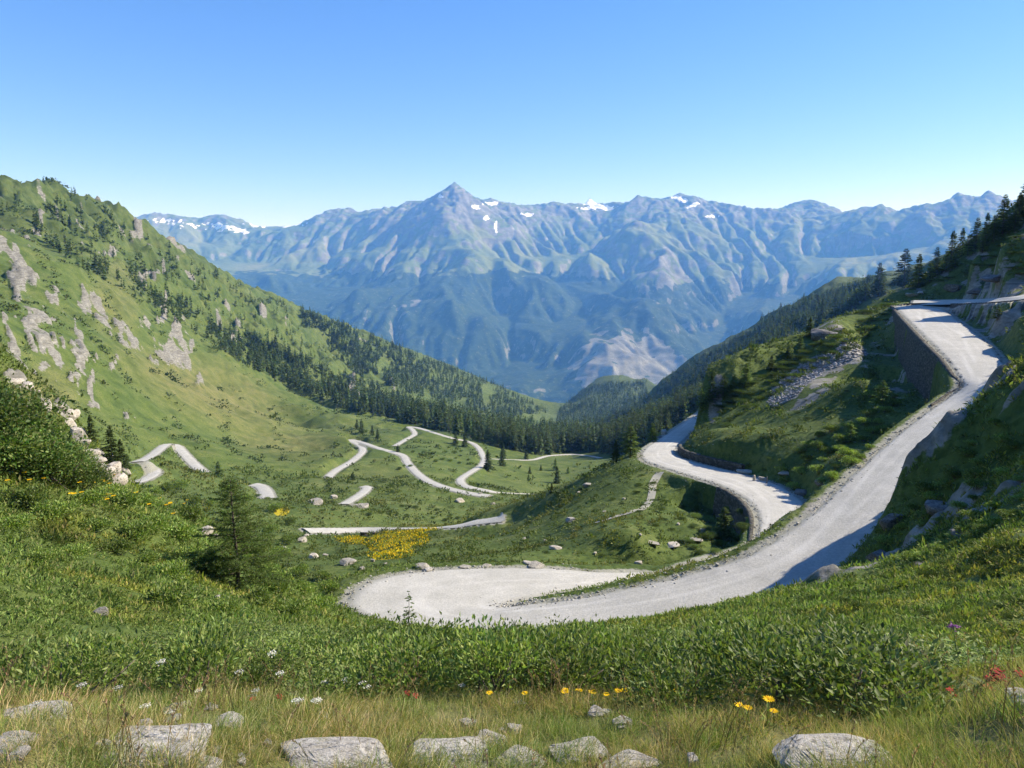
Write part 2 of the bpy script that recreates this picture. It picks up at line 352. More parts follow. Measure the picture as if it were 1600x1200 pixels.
# rock ribs on the left mountain: long steep strips of bare rock standing proud of the grass
ROCKS = [(60,515,26,85,-22),(112,545,20,80,-12),(148,600,9,50,-14),(160,490,30,45,-35),(205,520,22,34,-40),(270,545,26,38,-35),(18,395,30,60,-15),(30,440,34,50,-12),(25,540,14,60,-10),
 (15,315,10,8,0),(75,350,14,9,15),(165,385,26,16,20),(210,372,16,12,30),(110,300,18,8,10),(135,310,14,12,30),(240,430,20,14,30),(345,470,15,12,35),(300,440,12,20,-30),(262,480,14,14,20),
 (420,500,12,14,30),(370,510,10,18,-20),(550,610,8,20,-30),(470,520,9,12,20),(180,560,10,20,-15),(196,650,8,18,-25),(85,455,20,20,-20),(45,560,12,30,-15),(320,590,20,8,40),(560,530,10,8,30),(620,600,6,24,-40),(240,500,14,10,30),(330,500,12,8,30)]
rock = np.zeros_like(RR); fine_r = fbm(TT/.016, LL/.03, 3, 301, .6); streak = fbm((.9*PU-.4*PV)/9, (.4*PU+.9*PV)/32, 3, 311, .6)
for (u, v, a, b, an) in ROCKS: rock = np.maximum(rock, blob(u, v, a*.66, b*.9, an, .5, (230, 2600), 1))
nz = fbm(GX/30, GY/30, 4, 3); crag = sm(rock*.95+1.15*streak+.6*fine_r+.3*nz-.5, 0, .6)*sm(rock, .02, .3)
nbig = fbm(GX/60+9, GY/60, 4, 11)
crag = np.maximum(crag, leftmt*sm(nbig*.7+.45*fine_r+.5*streak, .24, .5)*sm(GZ, -40, 30)*sm(RR, 380, 520)*.85)
strat = noise(GX/14+GZ/4, GZ/5, 21)+.6*noise(GX/5, GZ/2, 22)
rdg = fbm(GX/22, (GZ+GY*.3)/30, 4, 25, .55, True)
GZ = GZ+crag*(1.2+3.2*rdg+1.2*strat)*sm(RR, 200, 350)*np.clip(RR/500, .5, 2)
# near crag rib on the left foreground spur, near banks
crag2 = np.zeros_like(RR)
for (u, v, a, b, an) in [(100,655,12,26,-38),(125,690,13,20,-35),(155,735,16,24,-40),(185,742,22,22,0),(25,605,22,14,20),(72,640,10,12,0),(205,752,14,12,10)]:
    crag2 = np.maximum(crag2, blob(u, v, a, b, an, .5, (34, 72)))
crag2 = crag2*sm(fbm(GX/2.2, GY/2.2, 3, 5), -.35, .1)
GZ = GZ+crag2*(.5+1.1*np.abs(fbm(GX/1.6+GZ*.5, GY/1.6, 4, 6)))
brk = bank*sm(fbm(GX/3.5, GY/3.5, 4, 31), .02, .25)*sm(RR, 26, 34)
GZ = GZ+brk*(.5+.9*fbm(GX/1.4, GY/1.4, 3, 33))*.7
# the edge where the bank was cut for the road
mnd = blob(1190, 668, 130, 36, -22, .35, (80, 160))
ubrk = ubank*(1-mnd)*sm(fbm(GX/7, GY/7, 4, 35), .0, .2)*sm(RR, 100, 110)
for (u, v, a, b, an) in [(1495,448,50,26,-8),(1290,515,34,12,-8),(1545,440,70,26,0),(1270,600,55,22,-35),(1330,560,36,14,-40)]:
    ubrk = np.maximum(ubrk, blob(u, v, a, b, an, .4, (100, 200)))
scree = np.maximum(blob(1250,590,62,17,-36,.35,(100,190)), blob(1325,548,40,13,-38,.35,(100,190)))
lowcrag = blob(1118,640,10,24,20,.5,(100,200))
rockmask = np.clip(crag+crag2+brk*.9+ubrk*.75*sm(fbm(GX/3, GY/3, 3, 77), -.4, .1)+lowcrag, 0, 1)
# ---------------------------------------------------------------- carve
def seg_dist(L, R, grow=12.0, extra=0.0):
    """distance of every grid vertex to the ribbon (0 inside) + height of the ribbon there"""
    D = np.full(GX.shape, 1e9); Zr = np.zeros(GX.shape); S = np.zeros(GX.shape)
    lo = np.minimum(L, R).min(0)-grow; hi = np.maximum(L, R).max(0)+grow
    sel = np.nonzero((GX > lo[0]) & (GX < hi[0]) & (GY > lo[1]) & (GY < hi[1]))
    x = GX[sel]; y = GY[sel]; d = np.full(x.shape, 1e9); z = np.zeros(x.shape)
    for a, b in zip(L, R):
        ab = b[:2]-a[:2]; q = ab@ab+1e-9
        t = np.clip(((x-a[0])*ab[0]+(y-a[1])*ab[1])/q, 0, 1)
        dd = np.hypot(x-a[0]-t*ab[0], y-a[1]-t*ab[1]); m = dd < d
        d[m] = dd[m]; z[m] = a[2]
    D[sel] = d; Zr[sel] = z
    return D, Zr
def dense(L, R, step):
    C = (L+R)/2; ln = np.maximum(np.linalg.norm(np.diff(L, axis=0), axis=1), np.linalg.norm(np.diff(R, axis=0), axis=1))
    s = np.r_[0, np.cumsum(ln)]; q = np.arange(0, s[-1], step)
    f = lambda A: np.c_[[np.interp(q, s, A[:, k]) for k in range(3)]].T
    return f(L), f(R)
roadm = np.zeros_like(RR); nearroad = np.full(RR.shape, 1e9)
def carve(L, R, step, flat, blend, A):
    global roadm, nearroad
    L, R = dense(L, R, step); D, Z = seg_dist(L, R, grow=flat+blend+4)
    w = 1-sm(D, flat, flat+blend)
    nearroad = np.minimum(nearroad, D)
    return w, Z
for k, (L, R) in VR.items():
    w, Z = carve(L, R, 1.2, .8, 3.0, GZ); GZ = GZ*(1-w)+(Z-.12)*w
w1, Z1 = carve(*RD_UP, .5, 1.0, 1.6, GZ); w2, Z2 = carve(*RD_LO, .5, .9, 1.6, GZ); w3, Z3 = carve(*RD_TOP, .7, .6, 1.0, GZ)
tot = np.maximum(np.maximum(w1, w2), w3); ws = w1**4+w2**4+w3**4+1e-12
Zm = (Z1*w1**4+Z2*w2**4+Z3*w3**4)/ws
GZ = np.where(tot > 1e-6, GZ*(1-tot)+(Zm-.14)*tot, GZ)
# cut and fill beside the road: ground drops outside a retaining wall (depth > 0) or stands up as a cut bank (depth < 0)
def side_strip(E, O, depth, s0, s1, w0, w1, nz=0, lam=3):
    """E edge points, O opposite edge points; acts on the outer side of E"""
    global GZ
    E = np.asarray(E); O = np.asarray(O); n = E[:, :2]-O[:, :2]; n /= np.linalg.norm(n, axis=1)[:, None]
    lo = E.min(0)-w1-3; hi = E.max(0)+w1+3
    sel = np.nonzero((GX > lo[0]) & (GX < hi[0]) & (GY > lo[1]) & (GY < hi[1])); x = GX[sel]; y = GY[sel]
    d2 = (x[:, None]-E[None, :, 0])**2+(y[:, None]-E[None, :, 1])**2; k = d2.argmin(1); sd = (x-E[k, 0])*n[k, 0]+(y-E[k, 1])*n[k, 1]
    dist = np.sqrt(d2[np.arange(len(k)), k]); sd = np.where(np.abs(sd) > dist*.6, sd, -1)
    q = k/(len(E)-1); endf = sm(np.minimum(q, 1-q), 0, .12)
    w = sm(sd, s0, s1)*(1-sm(sd, w0, w1))*endf
    w = w*(1+nz*fbm(x/lam, y/lam, 4, 61)) if nz else w
    if depth > 0:
        tgt = E[k, 2]-depth; GZ[sel] = np.where((w > 0) & (GZ[sel] > tgt), GZ[sel]*(1-w)+tgt*w, GZ[sel])
    else: GZ[sel] = GZ[sel]+(-depth)*w*(sd > 0)*sm(nearroad[sel], .5, 2.2)
uA, uB = RD_UP; lA, lB = RD_LO; tA, tB = RD_TOP
side_strip(uA[1*14:9*14], uB[1*14:9*14], 5.6, .9, 1.3, 5, 11)          # under the tall wall
side_strip(uA[9*14:12*14], uB[9*14:12*14], 3.0, 1.0, 2.2, 3, 7)
side_strip(lA[3*14:8*14], lB[3*14:8*14], 3.2, 1.0, 1.5, 3, 8)           # under the bend of the lower leg
side_strip(tB[8:], tA[8:], 4.2, .5, .9, 3, 9)                           # below the top leg
side_strip(lB[8*14:12*14], lA[8*14:12*14], -1.2, .6, 1.0, 4, 10)        # low wall on the inside
side_strip(uB[9*14:13*14+4], uA[9*14:13*14+4], -2.6, .8, 2.6, 5, 12, .5, 2.5)  # rocky cut bank on the near side
side_strip(uB[4*14:8*14], uA[4*14:8*14], -3.4, 1.2, 3.6, 5, 11, .4, 4)
side_strip(tA[10:], tB[10:], -4.0, .8, 3.2, 8, 16, .35, 4)
side_strip(lB[13*14:16*14], lA[13*14:16*14], -3.5, .4, 1.6, 6, 14, .3, 3)
mk = blob(1400, 472, 46, 34, 0, .5, (120, 200))*sm(nearroad, .7, 1.6)
for _ in range(60):
    av = GZ.copy(); av[1:-1, 1:-1] = (GZ[:-2, 1:-1]+GZ[2:, 1:-1]+GZ[1:-1, :-2]+GZ[1:-1, 2:])/4; GZ = GZ*(1-mk)+av*mk
nr_v = nearroad.copy()
shoulder = (1-sm(nearroad, .2, 1.5))
# ---------------------------------------------------------------- masks as vertex colours (kinds of ground, no light)
dryp = np.zeros_like(RR)
dryp = np.maximum(dryp, sm(RR, 2, 2.2)*(1-sm(RR, 4.2, 6.5))*.8)
for (u, v, a, b, an, s) in [(330,610,150,42,24,.55),(60,620,60,60,0,.5),(440,690,90,26,8,.35),(180,470,40,60,0,.3)]:
    dryp = np.maximum(dryp, s*blob(u, v, a, b, an, .7, (40, 2000)))
forest = np.zeros_like(RR)
yellow = np.zeros_like(RR)
for (u, v, a, b, an) in [(620,848,52,17,-4),(560,845,40,7,8),(640,833,50,6,-4),(610,866,36,8,0),(440,797,14,6,0)]:
    yellow = np.maximum(yellow, blob(u, v, a, b, an, .35, (70, 260)))
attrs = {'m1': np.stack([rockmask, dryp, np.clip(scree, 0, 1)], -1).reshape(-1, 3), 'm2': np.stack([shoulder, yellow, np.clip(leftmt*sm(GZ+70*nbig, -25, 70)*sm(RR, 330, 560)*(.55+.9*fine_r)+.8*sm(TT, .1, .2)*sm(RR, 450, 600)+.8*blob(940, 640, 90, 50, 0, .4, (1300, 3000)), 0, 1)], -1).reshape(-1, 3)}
# ---------------------------------------------------------------- ground material
def mat_ground():
    m, nt, b = nodes('ground'); n = N(nt); A = n.sep(n.attr('m1').outputs['Color']); B = n.sep(n.attr('m2').outputs['Color'])
    big = n.noise(.012, 5, .55); mid = n.noise(.12, 6, .65); fine = n.noise(1.6, 8, .7); vf = n.noise(12, 4, .7)
    g = n.ramp(big, [(.3, (.075, .115, .025)), (.5, (.115, .15, .034)), (.7, (.165, .18, .055))])
    g2 = n.ramp(mid, [(.34, (.03, .055, .014)), (.5, (.10, .138, .032)), (.66, (.19, .20, .07))])
    g = n.mix(.55, g, g2)
    g = n.mix(n.ramp(fine, [(.38, .75), (.55, 0)]), g, (.035, .062, .012))
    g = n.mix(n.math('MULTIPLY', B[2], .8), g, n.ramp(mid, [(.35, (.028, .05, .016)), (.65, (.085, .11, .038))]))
    dry = n.ramp(fine, [(.3, (.15, .13, .05)), (.6, (.27, .22, .10)), (.8, (.33, .27, .15))])
    dm = n.math('MULTIPLY', A[1], n.ramp(mid, [(.3, .3), (.6, 1)]))
    g = n.mix(dm, g, dry)
    # bare rock
    sx = n.n('ShaderNodeVectorMath', operation='MULTIPLY'); n.l(n.pos(), sx.inputs[0]); sx.inputs[1].default_value = (1, 1, 3.5)
    st = n.noise(.25, 9, .7, sx.outputs[0], .6)
    rk = n.ramp(st, [(.28, (.085, .078, .06)), (.45, (.18, .17, .145)), (.6, (.29, .275, .24)), (.75, (.40, .385, .34))])
    rk = n.mix(n.ramp(fine, [(.35, .6), (.5, 0)]), rk, (.09, .085, .06))
    cr = n.n('ShaderNodeTexNoise', noise_type='RIDGED_MULTIFRACTAL'); cr.inputs['Scale'].default_value = .11; cr.inputs['Detail'].default_value = 7; cr.inputs['Roughness'].default_value = .65; n.l(sx.outputs[0], cr.inputs['Vector'])
    rk = n.mix(n.ramp(cr.outputs['Fac'], [(.15, 0), (.42, .0), (.7, .65)]), rk, (.075, .08, .045))
    hard = n.math('ADD', A[0], n.math('MULTIPLY', n.math('SUBTRACT', n.math('ADD', n.math('MULTIPLY', fine, .4), n.math('MULTIPLY', st, .6)), .5), 1.9))
    rm = n.ramp(hard, [(.34, 0), (.5, 1)])
    c = n.mix(rm, g, rk)
    sc = n.n('ShaderNodeTexVoronoi'); sc.inputs['Scale'].default_value = 1.5; n.l(n.pos(), sc.inputs['Vector'])
    scc = n.ramp(n.sep(sc.outputs['Color'])[0], [(0, (.09, .085, .085)), (.6, (.2, .19, .18)), (1, (.42, .4, .38))])
    c = n.mix(n.ramp(n.math('ADD', A[2], n.math('MULTIPLY', n.math('SUBTRACT', fine, .5), .7)), [(.35, 0), (.5, 1)]), c, scc)
    # gravel spilling off the road edge
    grav = n.ramp(vf, [(.3, (.2, .19, .16)), (.6, (.4, .38, .34))])
    sh = n.math('ADD', B[0], n.math('MULTIPLY', n.math('SUBTRACT', fine, .5), 1.2))
    c = n.mix(n.ramp(sh, [(.45, 0), (.75, .8)]), c, grav)
    yl = n.math('ADD', B[1], n.math('MULTIPLY', n.math('SUBTRACT', fine, .55), 1.5))
    c = n.mix(n.ramp(yl, [(.42, 0), (.62, .85)]), c, (.42, .33, .012))
    n.l(c, b.inputs['Base Color'])
    bh = n.math('ADD', n.math('MULTIPLY', mid, 4.0), n.math('MULTIPLY', fine, 1.0))
    n1 = n.bump(bh, .35, .5)
    n.l(n1, b.inputs['Normal'])
    return m
M_GROUND = mat_ground()
gme = mesh('ground', np.stack([GX, GY, GZ], -1).reshape(-1, 3), grid_faces(*GX.shape)[:, ::-1], M_GROUND, True, attrs)
tag(link('ground', gme), kind='structure')
# ---------------------------------------------------------------- roads
def mat_gravel():
    m, nt, b = nodes('gravel'); n = N(nt); a = n.sep(n.attr('tint').outputs['Color'])
    f1 = n.noise(.5, 6, .6); f2 = n.noise(7, 6, .75); f3 = n.noise(40, 3, .7)
    c = n.ramp(f1, [(.3, (.43, .415, .375)), (.7, (.55, .53, .485))])
    c = n.mix(n.ramp(f2, [(.4, .5), (.6, 0)]), c, (.27, .26, .235))
    c = n.mix(n.ramp(f3, [(.62, 0), (.7, .5)]), c, (.6, .58, .54))
    # wheel tracks polished pale, loose darker stones between them
    tr = n.math('ADD', a[0], n.math('MULTIPLY', n.math('SUBTRACT', f1, .5), .5))
    c = n.mix(n.ramp(tr, [(.3, 0), (.95, .5)]), c, (.62, .60, .56))
    c = n.mix(n.ramp(n.math('ADD', a[1], n.math('MULTIPLY', n.math('SUBTRACT', f2, .5), 1.4)), [(.3, 0), (.75, .85)]), c, (.24, .235, .18))
    n.l(c, b.inputs['Base Color']); n.l(n.bump(n.math('ADD', f2, n.math('MULTIPLY', f3, .4)), .6, .06), b.inputs['Normal'])
    return m
M_GRAVEL = mat_gravel()
unit_ = lambda a: a/(np.linalg.norm(a, axis=-1, keepdims=True)+1e-9)
def road_mesh(name, L, R, step, nc, wob, tracks=(.2, .31, .47, .62, .76), cut=None):
    L, R = dense(L, R, step); n_ = len(L); t = np.linspace(0, 1, nc)
    P = L[:, None]*(1-t[None, :, None])+R[:, None]*t[None, :, None]
    e = np.zeros((n_, nc)); s = np.arange(n_)*step
    for side, sg in ((0, -1), (-1, 1)):
        d = (R-L)/np.linalg.norm(R-L, axis=1)[:, None]
        P[:, side] += d*(wob*(.35+fbm(s/2.2, s*0+side, 4, 9, .65)*1.6)*sg)[:, None]
    crown = np.sin(np.pi*t)*.05
    P[:, :, 2] += crown[None]-.02+.03*fbm(P[:, :, 0]/1.5, P[:, :, 1]/1.5, 3, 8)
    P[:, 0, 2] -= .1; P[:, -1, 2] -= .1
    trk = sum(np.exp(-((t-c-.035*np.sin(s[:, None]/9+c*9)-.03*np.sin(s[:, None]/4.1+c*31))/.05)**2)*(.55+.6*noise(s[:, None]/11+c*7, t[None]*3+c, 3)) for c in tracks)
    edge = np.clip(1-np.minimum(t, 1-t)/.10, 0, 1)[None]*np.ones((n_, 1))
    C = np.stack([np.clip(trk, 0, 1), edge*.7, edge*0], -1).reshape(-1, 3)
    if cut is not None: P = P[:cut]
    me = mesh(name, P.reshape(-1, 3), grid_faces(len(P), nc), M_GRAVEL, True, {'tint': C[:len(P)*nc]})
    # make sure it faces up
    return me
jL = np.r_[RD_UP[0], RD_LO[0][15:]]; jR = np.r_[RD_UP[1], RD_LO[1][15:]]
tag(link('gravel_road', road_mesh('gravel_road', jL, jR, .35, 25, .5)), kind='structure')
tag(link('upper_gravel_road', road_mesh('upper_gravel_road', RD_TOP[0]+[0, 0, .01], RD_TOP[1]+[0, 0, .01], .5, 12, .2)), kind='structure')
# the trodden path over the spur
pp_ = [hit(u, v, 60) for u, v in [(1032,738),(1026,746),(1020,758),(1019,770),(1016,782),(1010,790),(1000,797),(985,801),(968,806),(950,812),(930,818)]]
C = catmull([p for p in pp_ if p is not None], 8); T = unit_(np.gradient(C, axis=0)); Nn = np.c_[-T[:, 1], T[:, 0], T[:, 0]*0]; wv = np.linspace(.55, .25, len(C))[:, None]
tt_ = np.linspace(-1, 1, 5); Pp = C[:, None]+Nn[:, None]*wv[:, None]*tt_[None, :, None]; Pp[:, :, 2] = zat(Pp[:, :, 0], Pp[:, :, 1])+.07
tag(link('footpath', mesh('footpath', Pp.reshape(-1, 3), grid_faces(len(C), 5), M_GRAVEL, True, {'tint': np.tile([0, .6, 0], (len(C)*5, 1))})), kind='structure')
for k, (L, R) in VR.items():
    tag(link('valley_road', road_mesh('valley_road', L+[0, 0, .1], R+[0, 0, .1], .8, 8, .25, (.3, .7))), kind='structure')
# ================================================================ the far massif (8 to 14 km away)
FAR = [(-250,345,13.5),(-100,345,13.5),(60,350,13.5),(140,352,13.2),(200,345,13),(262,339,13),(300,344,13),(345,340,12.8),(385,349,12.6),(430,352,12.4),(470,346,12.4),(500,338,12.3),(545,324,12.3),(590,323,12),(625,322,11.8),(645,312,11.6),(675,307,11.3),(696,300,11.05),(710,288,10.9),(724,299,11),(742,306,11.2),(775,307,11.5),(800,316,11.7),(820,321,11.9),(850,322,12),(868,316,12),(885,315,12.1),(905,320,12.3),(945,322,12.4),(975,318,12.2),(988,310,12),(998,304,11.9),(1020,304,12),(1040,305,12.1),(1063,302,12.3),(1085,312,12.4),(1105,320,12.5),(1125,328,12.6),(1150,328,12.7),(1175,322,12.6),(1200,328,12.8),(1235,323,13),(1262,317,13.2),(1285,317,13.2),(1305,324,13),(1335,331,12.6),(1375,318,12),(1400,323,12),(1420,321,12),(1440,315,12),(1475,320,12),(1490,310,12),(1512,304,12),(1525,307,12),(1545,298,12),(1570,308,12),(1620,312,12.4),(1700,300,13),(1850,310,13),
 # left basin
 (220,375,11.8),(290,395,11.2),(260,420,10),(350,395,11.4),(400,430,10.2),(350,440,9.4),(440,440,9.6),(430,395,11.2),(500,420,10),(480,380,11.3),(530,400,10.6),(560,360,11.3),
 # forested plateau spur under the peak
 (430,466,8.6),(500,468,8.4),(560,450,8.7),(620,440,8.9),(690,430,8.9),(740,411,8.9),(780,436,8.7),(830,442,8.7),
 (460,500,7.9),(560,520,7.6),(650,470,8.0),(660,520,7.3),(620,570,6.8),(740,500,7.6),(720,560,6.9),(780,560,7.0),(800,600,6.3),(850,632,6.0),(700,600,6.5),(840,520,7.6),(790,480,8.1),
 # ridge of the peak, its two faces
 (690,335,10.2),(640,350,10.5),(600,390,10.0),(650,390,9.9),(700,380,9.7),(755,360,10.3),(820,370,10.6),(780,400,9.8),(720,405,9.2),(850,410,9.9),(560,425,9.5),
 # centre spur falling left from the snowy summits
 (1045,330,11.4),(1010,345,10.9),(960,375,10.2),(920,400,9.6),(870,440,8.9),(840,465,8.3),(905,445,9.3),(940,410,10.1),(960,430,9.4),(985,350,11.5),(900,360,11.2),
 (1060,370,10.3),(1040,410,9.5),(1000,430,8.9),(965,465,8.2),(930,490,7.9),(890,470,8.6),(940,485,8.1),(1010,470,8.5),(1050,470,8.4),(1075,430,9.2),
 # deep gorge right of centre, rocky dome below
 (1090,540,7.6),(1110,575,7.0),(1080,500,8.1),(1110,470,8.9),(1060,500,7.8),
 (1020,492,7.6),(975,508,7.3),(920,530,6.9),(880,590,6.3),(862,640,6.0),(950,600,6.2),(1040,570,6.5),(1000,540,6.9),(1030,620,6.0),
 # right spurs
 (1190,350,11.6),(1150,390,10.7),(1120,410,10.1),(1135,445,9.5),(1180,480,8.8),(1190,520,8.1),(1160,540,7.7),(1150,470,9.4),(1210,430,9.9),(1230,480,8.9),(1250,400,10.6),(1290,440,9.4),(1330,400,10.5),(1300,360,11.5),(1360,440,9.2),(1400,380,10.8),(1440,350,11.2),(1470,400,9.9),(1520,360,10.9),(1560,400,10),(1600,380,10.4),(1400,430,9.3)]
fp = []; fz = []
for u, v, R in FAR:
    p = pt_r(u, v, R*1000); fp.append(p[:2]/1000); fz.append(p[2]/1000)
for u, v, R in FAR[:54]:
    p = pt_r(u, v, R*1000); q = p[:2]/1000*1.11; fp.append(q); fz.append(p[2]/1000-.5)
for x in np.linspace(-12, 14, 14):
    fp.append((x, 3.6)); fz.append(-1.3)
    fp.append((x, 5.2)); fz.append(-1.25)
    fp.append((x, 17.5)); fz.append(.2)
FT = tps_fit(fp, fz, 1e-5)
dx = .032
fx = np.arange(-11.5, 13.5, dx); fy = np.arange(3.4, 17, dx)
FX, FY = np.meshgrid(fx, fy)
FZ = tps_eval(FT, FX, FY)
crest = sm(FZ, .5, 1.2)
wx = .25*fbm(FX/1.7, FY/1.7, 3, 50); wy = .25*fbm(FX/1.7, FY/1.7, 3, 55)
rg = fbm((FX+wx)/1.5, (FY+wy)/1.5, 5, 60, .5, True)
rg2 = fbm((FX+wx)/.55, (FY+wy)/.55, 4, 66, .55, True)
FZ = np.maximum(FZ, -1.3)
lowf = sm(FZ, -1.25, -1.0)
FZ = FZ+lowf*((rg-.25)*(.16-.08*crest)+(rg2-.25)*(.022-.002*crest))
FZ0 = FZ.copy()
# hydraulic erosion: many drops at once, each carving gullies down its path
def erode(H, cell, n=40000, steps=70, batches=5, seed=1):
    rng = np.random.default_rng(seed); h, w = H.shape
    for b in range(batches):
        px = rng.random(n)*(w-3)+1; py = rng.random(n)*(h-3)+1; dx_ = np.zeros(n); dy_ = np.zeros(n); sed = np.zeros(n); vel = np.ones(n); wat = np.ones(n)
        for s in range(steps):
            ix = px.astype(int); iy = py.astype(int); fx_ = px-ix; fy_ = py-iy
            a = H[iy, ix]; b_ = H[iy, ix+1]; c = H[iy+1, ix]; d = H[iy+1, ix+1]
            gx = (b_-a)*(1-fy_)+(d-c)*fy_; gy = (c-a)*(1-fx_)+(d-b_)*fx_; h0 = a*(1-fx_)*(1-fy_)+b_*fx_*(1-fy_)+c*(1-fx_)*fy_+d*fx_*fy_
            dx_ = dx_*.15-gx*.85; dy_ = dy_*.15-gy*.85; l = np.hypot(dx_, dy_)+1e-12; dx_ /= l; dy_ /= l
            nx = np.clip(px+dx_, 1, w-3); ny = np.clip(py+dy_, 1, h-3)
            jx = nx.astype(int); jy = ny.astype(int); gx2 = nx-jx; gy2 = ny-jy
            h1 = H[jy, jx]*(1-gx2)*(1-gy2)+H[jy, jx+1]*gx2*(1-gy2)+H[jy+1, jx]*(1-gx2)*gy2+H[jy+1, jx+1]*gx2*gy2
            dh = h1-h0
            cap = np.maximum(-dh, .0004)*vel*wat*5.0
            er = np.where(dh > 0, -np.minimum(dh, sed), np.where(sed > cap, -(sed-cap)*.25, np.minimum((cap-sed)*.22, -dh*.6)))
            er = np.clip(er, -.0015, .0015); D = np.zeros_like(H)
            for (ox, oy, wt) in ((0, 0, (1-fx_)*(1-fy_)), (1, 0, fx_*(1-fy_)), (0, 1, (1-fx_)*fy_), (1, 1, fx_*fy_)):
                D.ravel()[:] += np.bincount((iy+oy)*w+ix+ox, -er*wt*.5, h*w)
            H += np.clip(D, -.003, .003)
            sed = np.maximum(sed+er, 0); vel = np.sqrt(np.maximum(vel*vel-dh*30, .05)); vel = np.minimum(vel, 3); wat *= .985
            px = nx; py = ny
    return H
FZ = erode(FZ, dx, n=50000, steps=70, batches=12)
FZ = np.clip(FZ, FZ0-.22, FZ0+.1)
print('erosion', np.abs(FZ-FZ0).mean(), (FZ-FZ0).min())
# refine the grid, then add the fine ribs between the gullies
k_ = 1.5; hx = np.arange(0, FZ.shape[1]-1.001, 1/k_); hy = np.arange(0, FZ.shape[0]-1.001, 1/k_); jj, ii = np.meshgrid(hx, hy)
FZ, FX, FY, FZ0, wx, wy, crest, lowf = [bil(q, ii, jj) for q in (FZ, FX, FY, FZ0, wx, wy, crest, lowf)]; dx = dx/k_
g0 = np.hypot(*np.gradient(FZ, dx)); det = fbm((FX+wx)/.34, (FY+wy)/.34, 5, 160, .62, True)-.3
FZ = FZ+det*(.010+.022*sm(g0, .4, 1.1)+.026*sm(FZ, .65, 1.1))*lowf
FZ = FZ+(fbm(FX/.13, FY/.13, 3, 180, .6, True)-.35)*.016*sm(FZ, .55, .95)
for (u, v, R, sl_, ro) in [(710,283,10.9,.92,.35),(998,302.5,11.9,.75,.2),(1063,300,12.3,.8,.5),(1545,296.5,12,.7,.4),(868,314.5,12,.8,.3),(545,322,12.3,.7,.2),(1512,303,12,.9,.1),(1375,316.5,12,.6,.3),(922,309,12.9,.9,.2),(340,338,12.8,1.2,.2)]:
    p = pt_r(u, v, R*1000)/1000; X_ = FX-p[0]; Y_ = FY-p[1]; a = np.arctan2(Y_, X_)+ro+.25*noise(FX/.3, FY/.3, 8)
    FZ = np.maximum(FZ, np.where(np.hypot(X_, Y_) < .9, p[2]-np.hypot(X_, Y_)*sl_*(.78+.32*np.abs(np.sin(a*1.5)))+.018*fbm(FX/.12, FY/.12, 3, 9, .5, True)-.01, -9))
gy_, gx_ = np.gradient(FZ, dx); slope = np.hypot(gx_, gy_)
curv = FZ-FZ0
fpx, fpv = pix(FX*1000, FY*1000, FZ*1000)
n1 = fbm(FX/.5, FY/.5, 5, 70); n2 = fbm(FX/.16, FY/.16, 4, 75)
treeline = .02+.10*n1-.25*sm(fpx, 1180, 1450)*0-.12*sm(fpx, 850, 1000)
ff = (1-sm(FZ+.14*n2, treeline-.05, treeline+.06))*(1-sm(slope+.6*n2, 1.25, 1.9)*.6)
dome = np.exp(-(((fpx-985)/95)**2+((fpv-575)/62)**2)**2)
dome = np.maximum(dome, .5*np.exp(-(((fpx-640)/45)**2+((fpv-480)/18)**2)))
dome = np.maximum(dome, .5*np.exp(-(((fpx-820)/45)**2+((fpv-612)/20)**2)))
dome = np.maximum(dome, .7*np.exp(-(((fpx-1030)/60)**2+((fpv-420)/50)**2)))
ff = ff*(1-sm(dome+.9*n2, .3, .75)*.8)
rk = np.clip(sm(slope+.6*n2+.6*sm(FZ, .5, 1.0), 1.0, 1.6), 0, 1)
rk = np.maximum(rk, sm(dome+.8*n2, .3, .75))
sn = np.zeros_like(FZ)
for (u, v, a, b, an, s) in [(262,345,22,4,0,.9),(300,352,34,5,5,.7),(350,355,22,6,10,1),(375,360,22,5,10,.9),(410,352,28,4,0,.8),(460,352,20,3,-8,.7),(235,345,12,4,0,.8),(560,326,6,2,0,.9),
 (743,324,7,4,0,1.3),(768,318,12,3,0,1.3),(760,341,5,4,40,1.2),(775,350,4,6,0,.8),(825,336,10,4,0,.9),(815,335,6,4,0,.8),(922,315,10,4,0,1.4),(932,322,16,5,10,1.2),(950,326,10,4,0,1.1),(1056,308,12,3,15,1.3),(1068,313,9,4,10,1.2),(1085,320,10,3,-20,1.2),(1110,338,14,1.8,2,1.1),(690,307,6,3,0,1.2),(775,358,3,8,0,.8),(915,324,16,5,0,.8)]:
    a_ = math.radians(an); du = fpx-u; dv = fpv-v
    q = ((du*math.cos(a_)+dv*math.sin(a_))/a)**2+((-du*math.sin(a_)+dv*math.cos(a_))/b)**2
    sn = np.maximum(sn, s*np.exp(-q*.8))
n3 = fbm(fpx/7, fpv/4, 3, 79, .6); sn = sm(sn*1.15+.5*n2+1.1*n3, .62, .8)*(sn > .08)
fat = {'m1': np.stack([np.clip(ff, 0, 1), rk, sn], -1).reshape(-1, 3)}
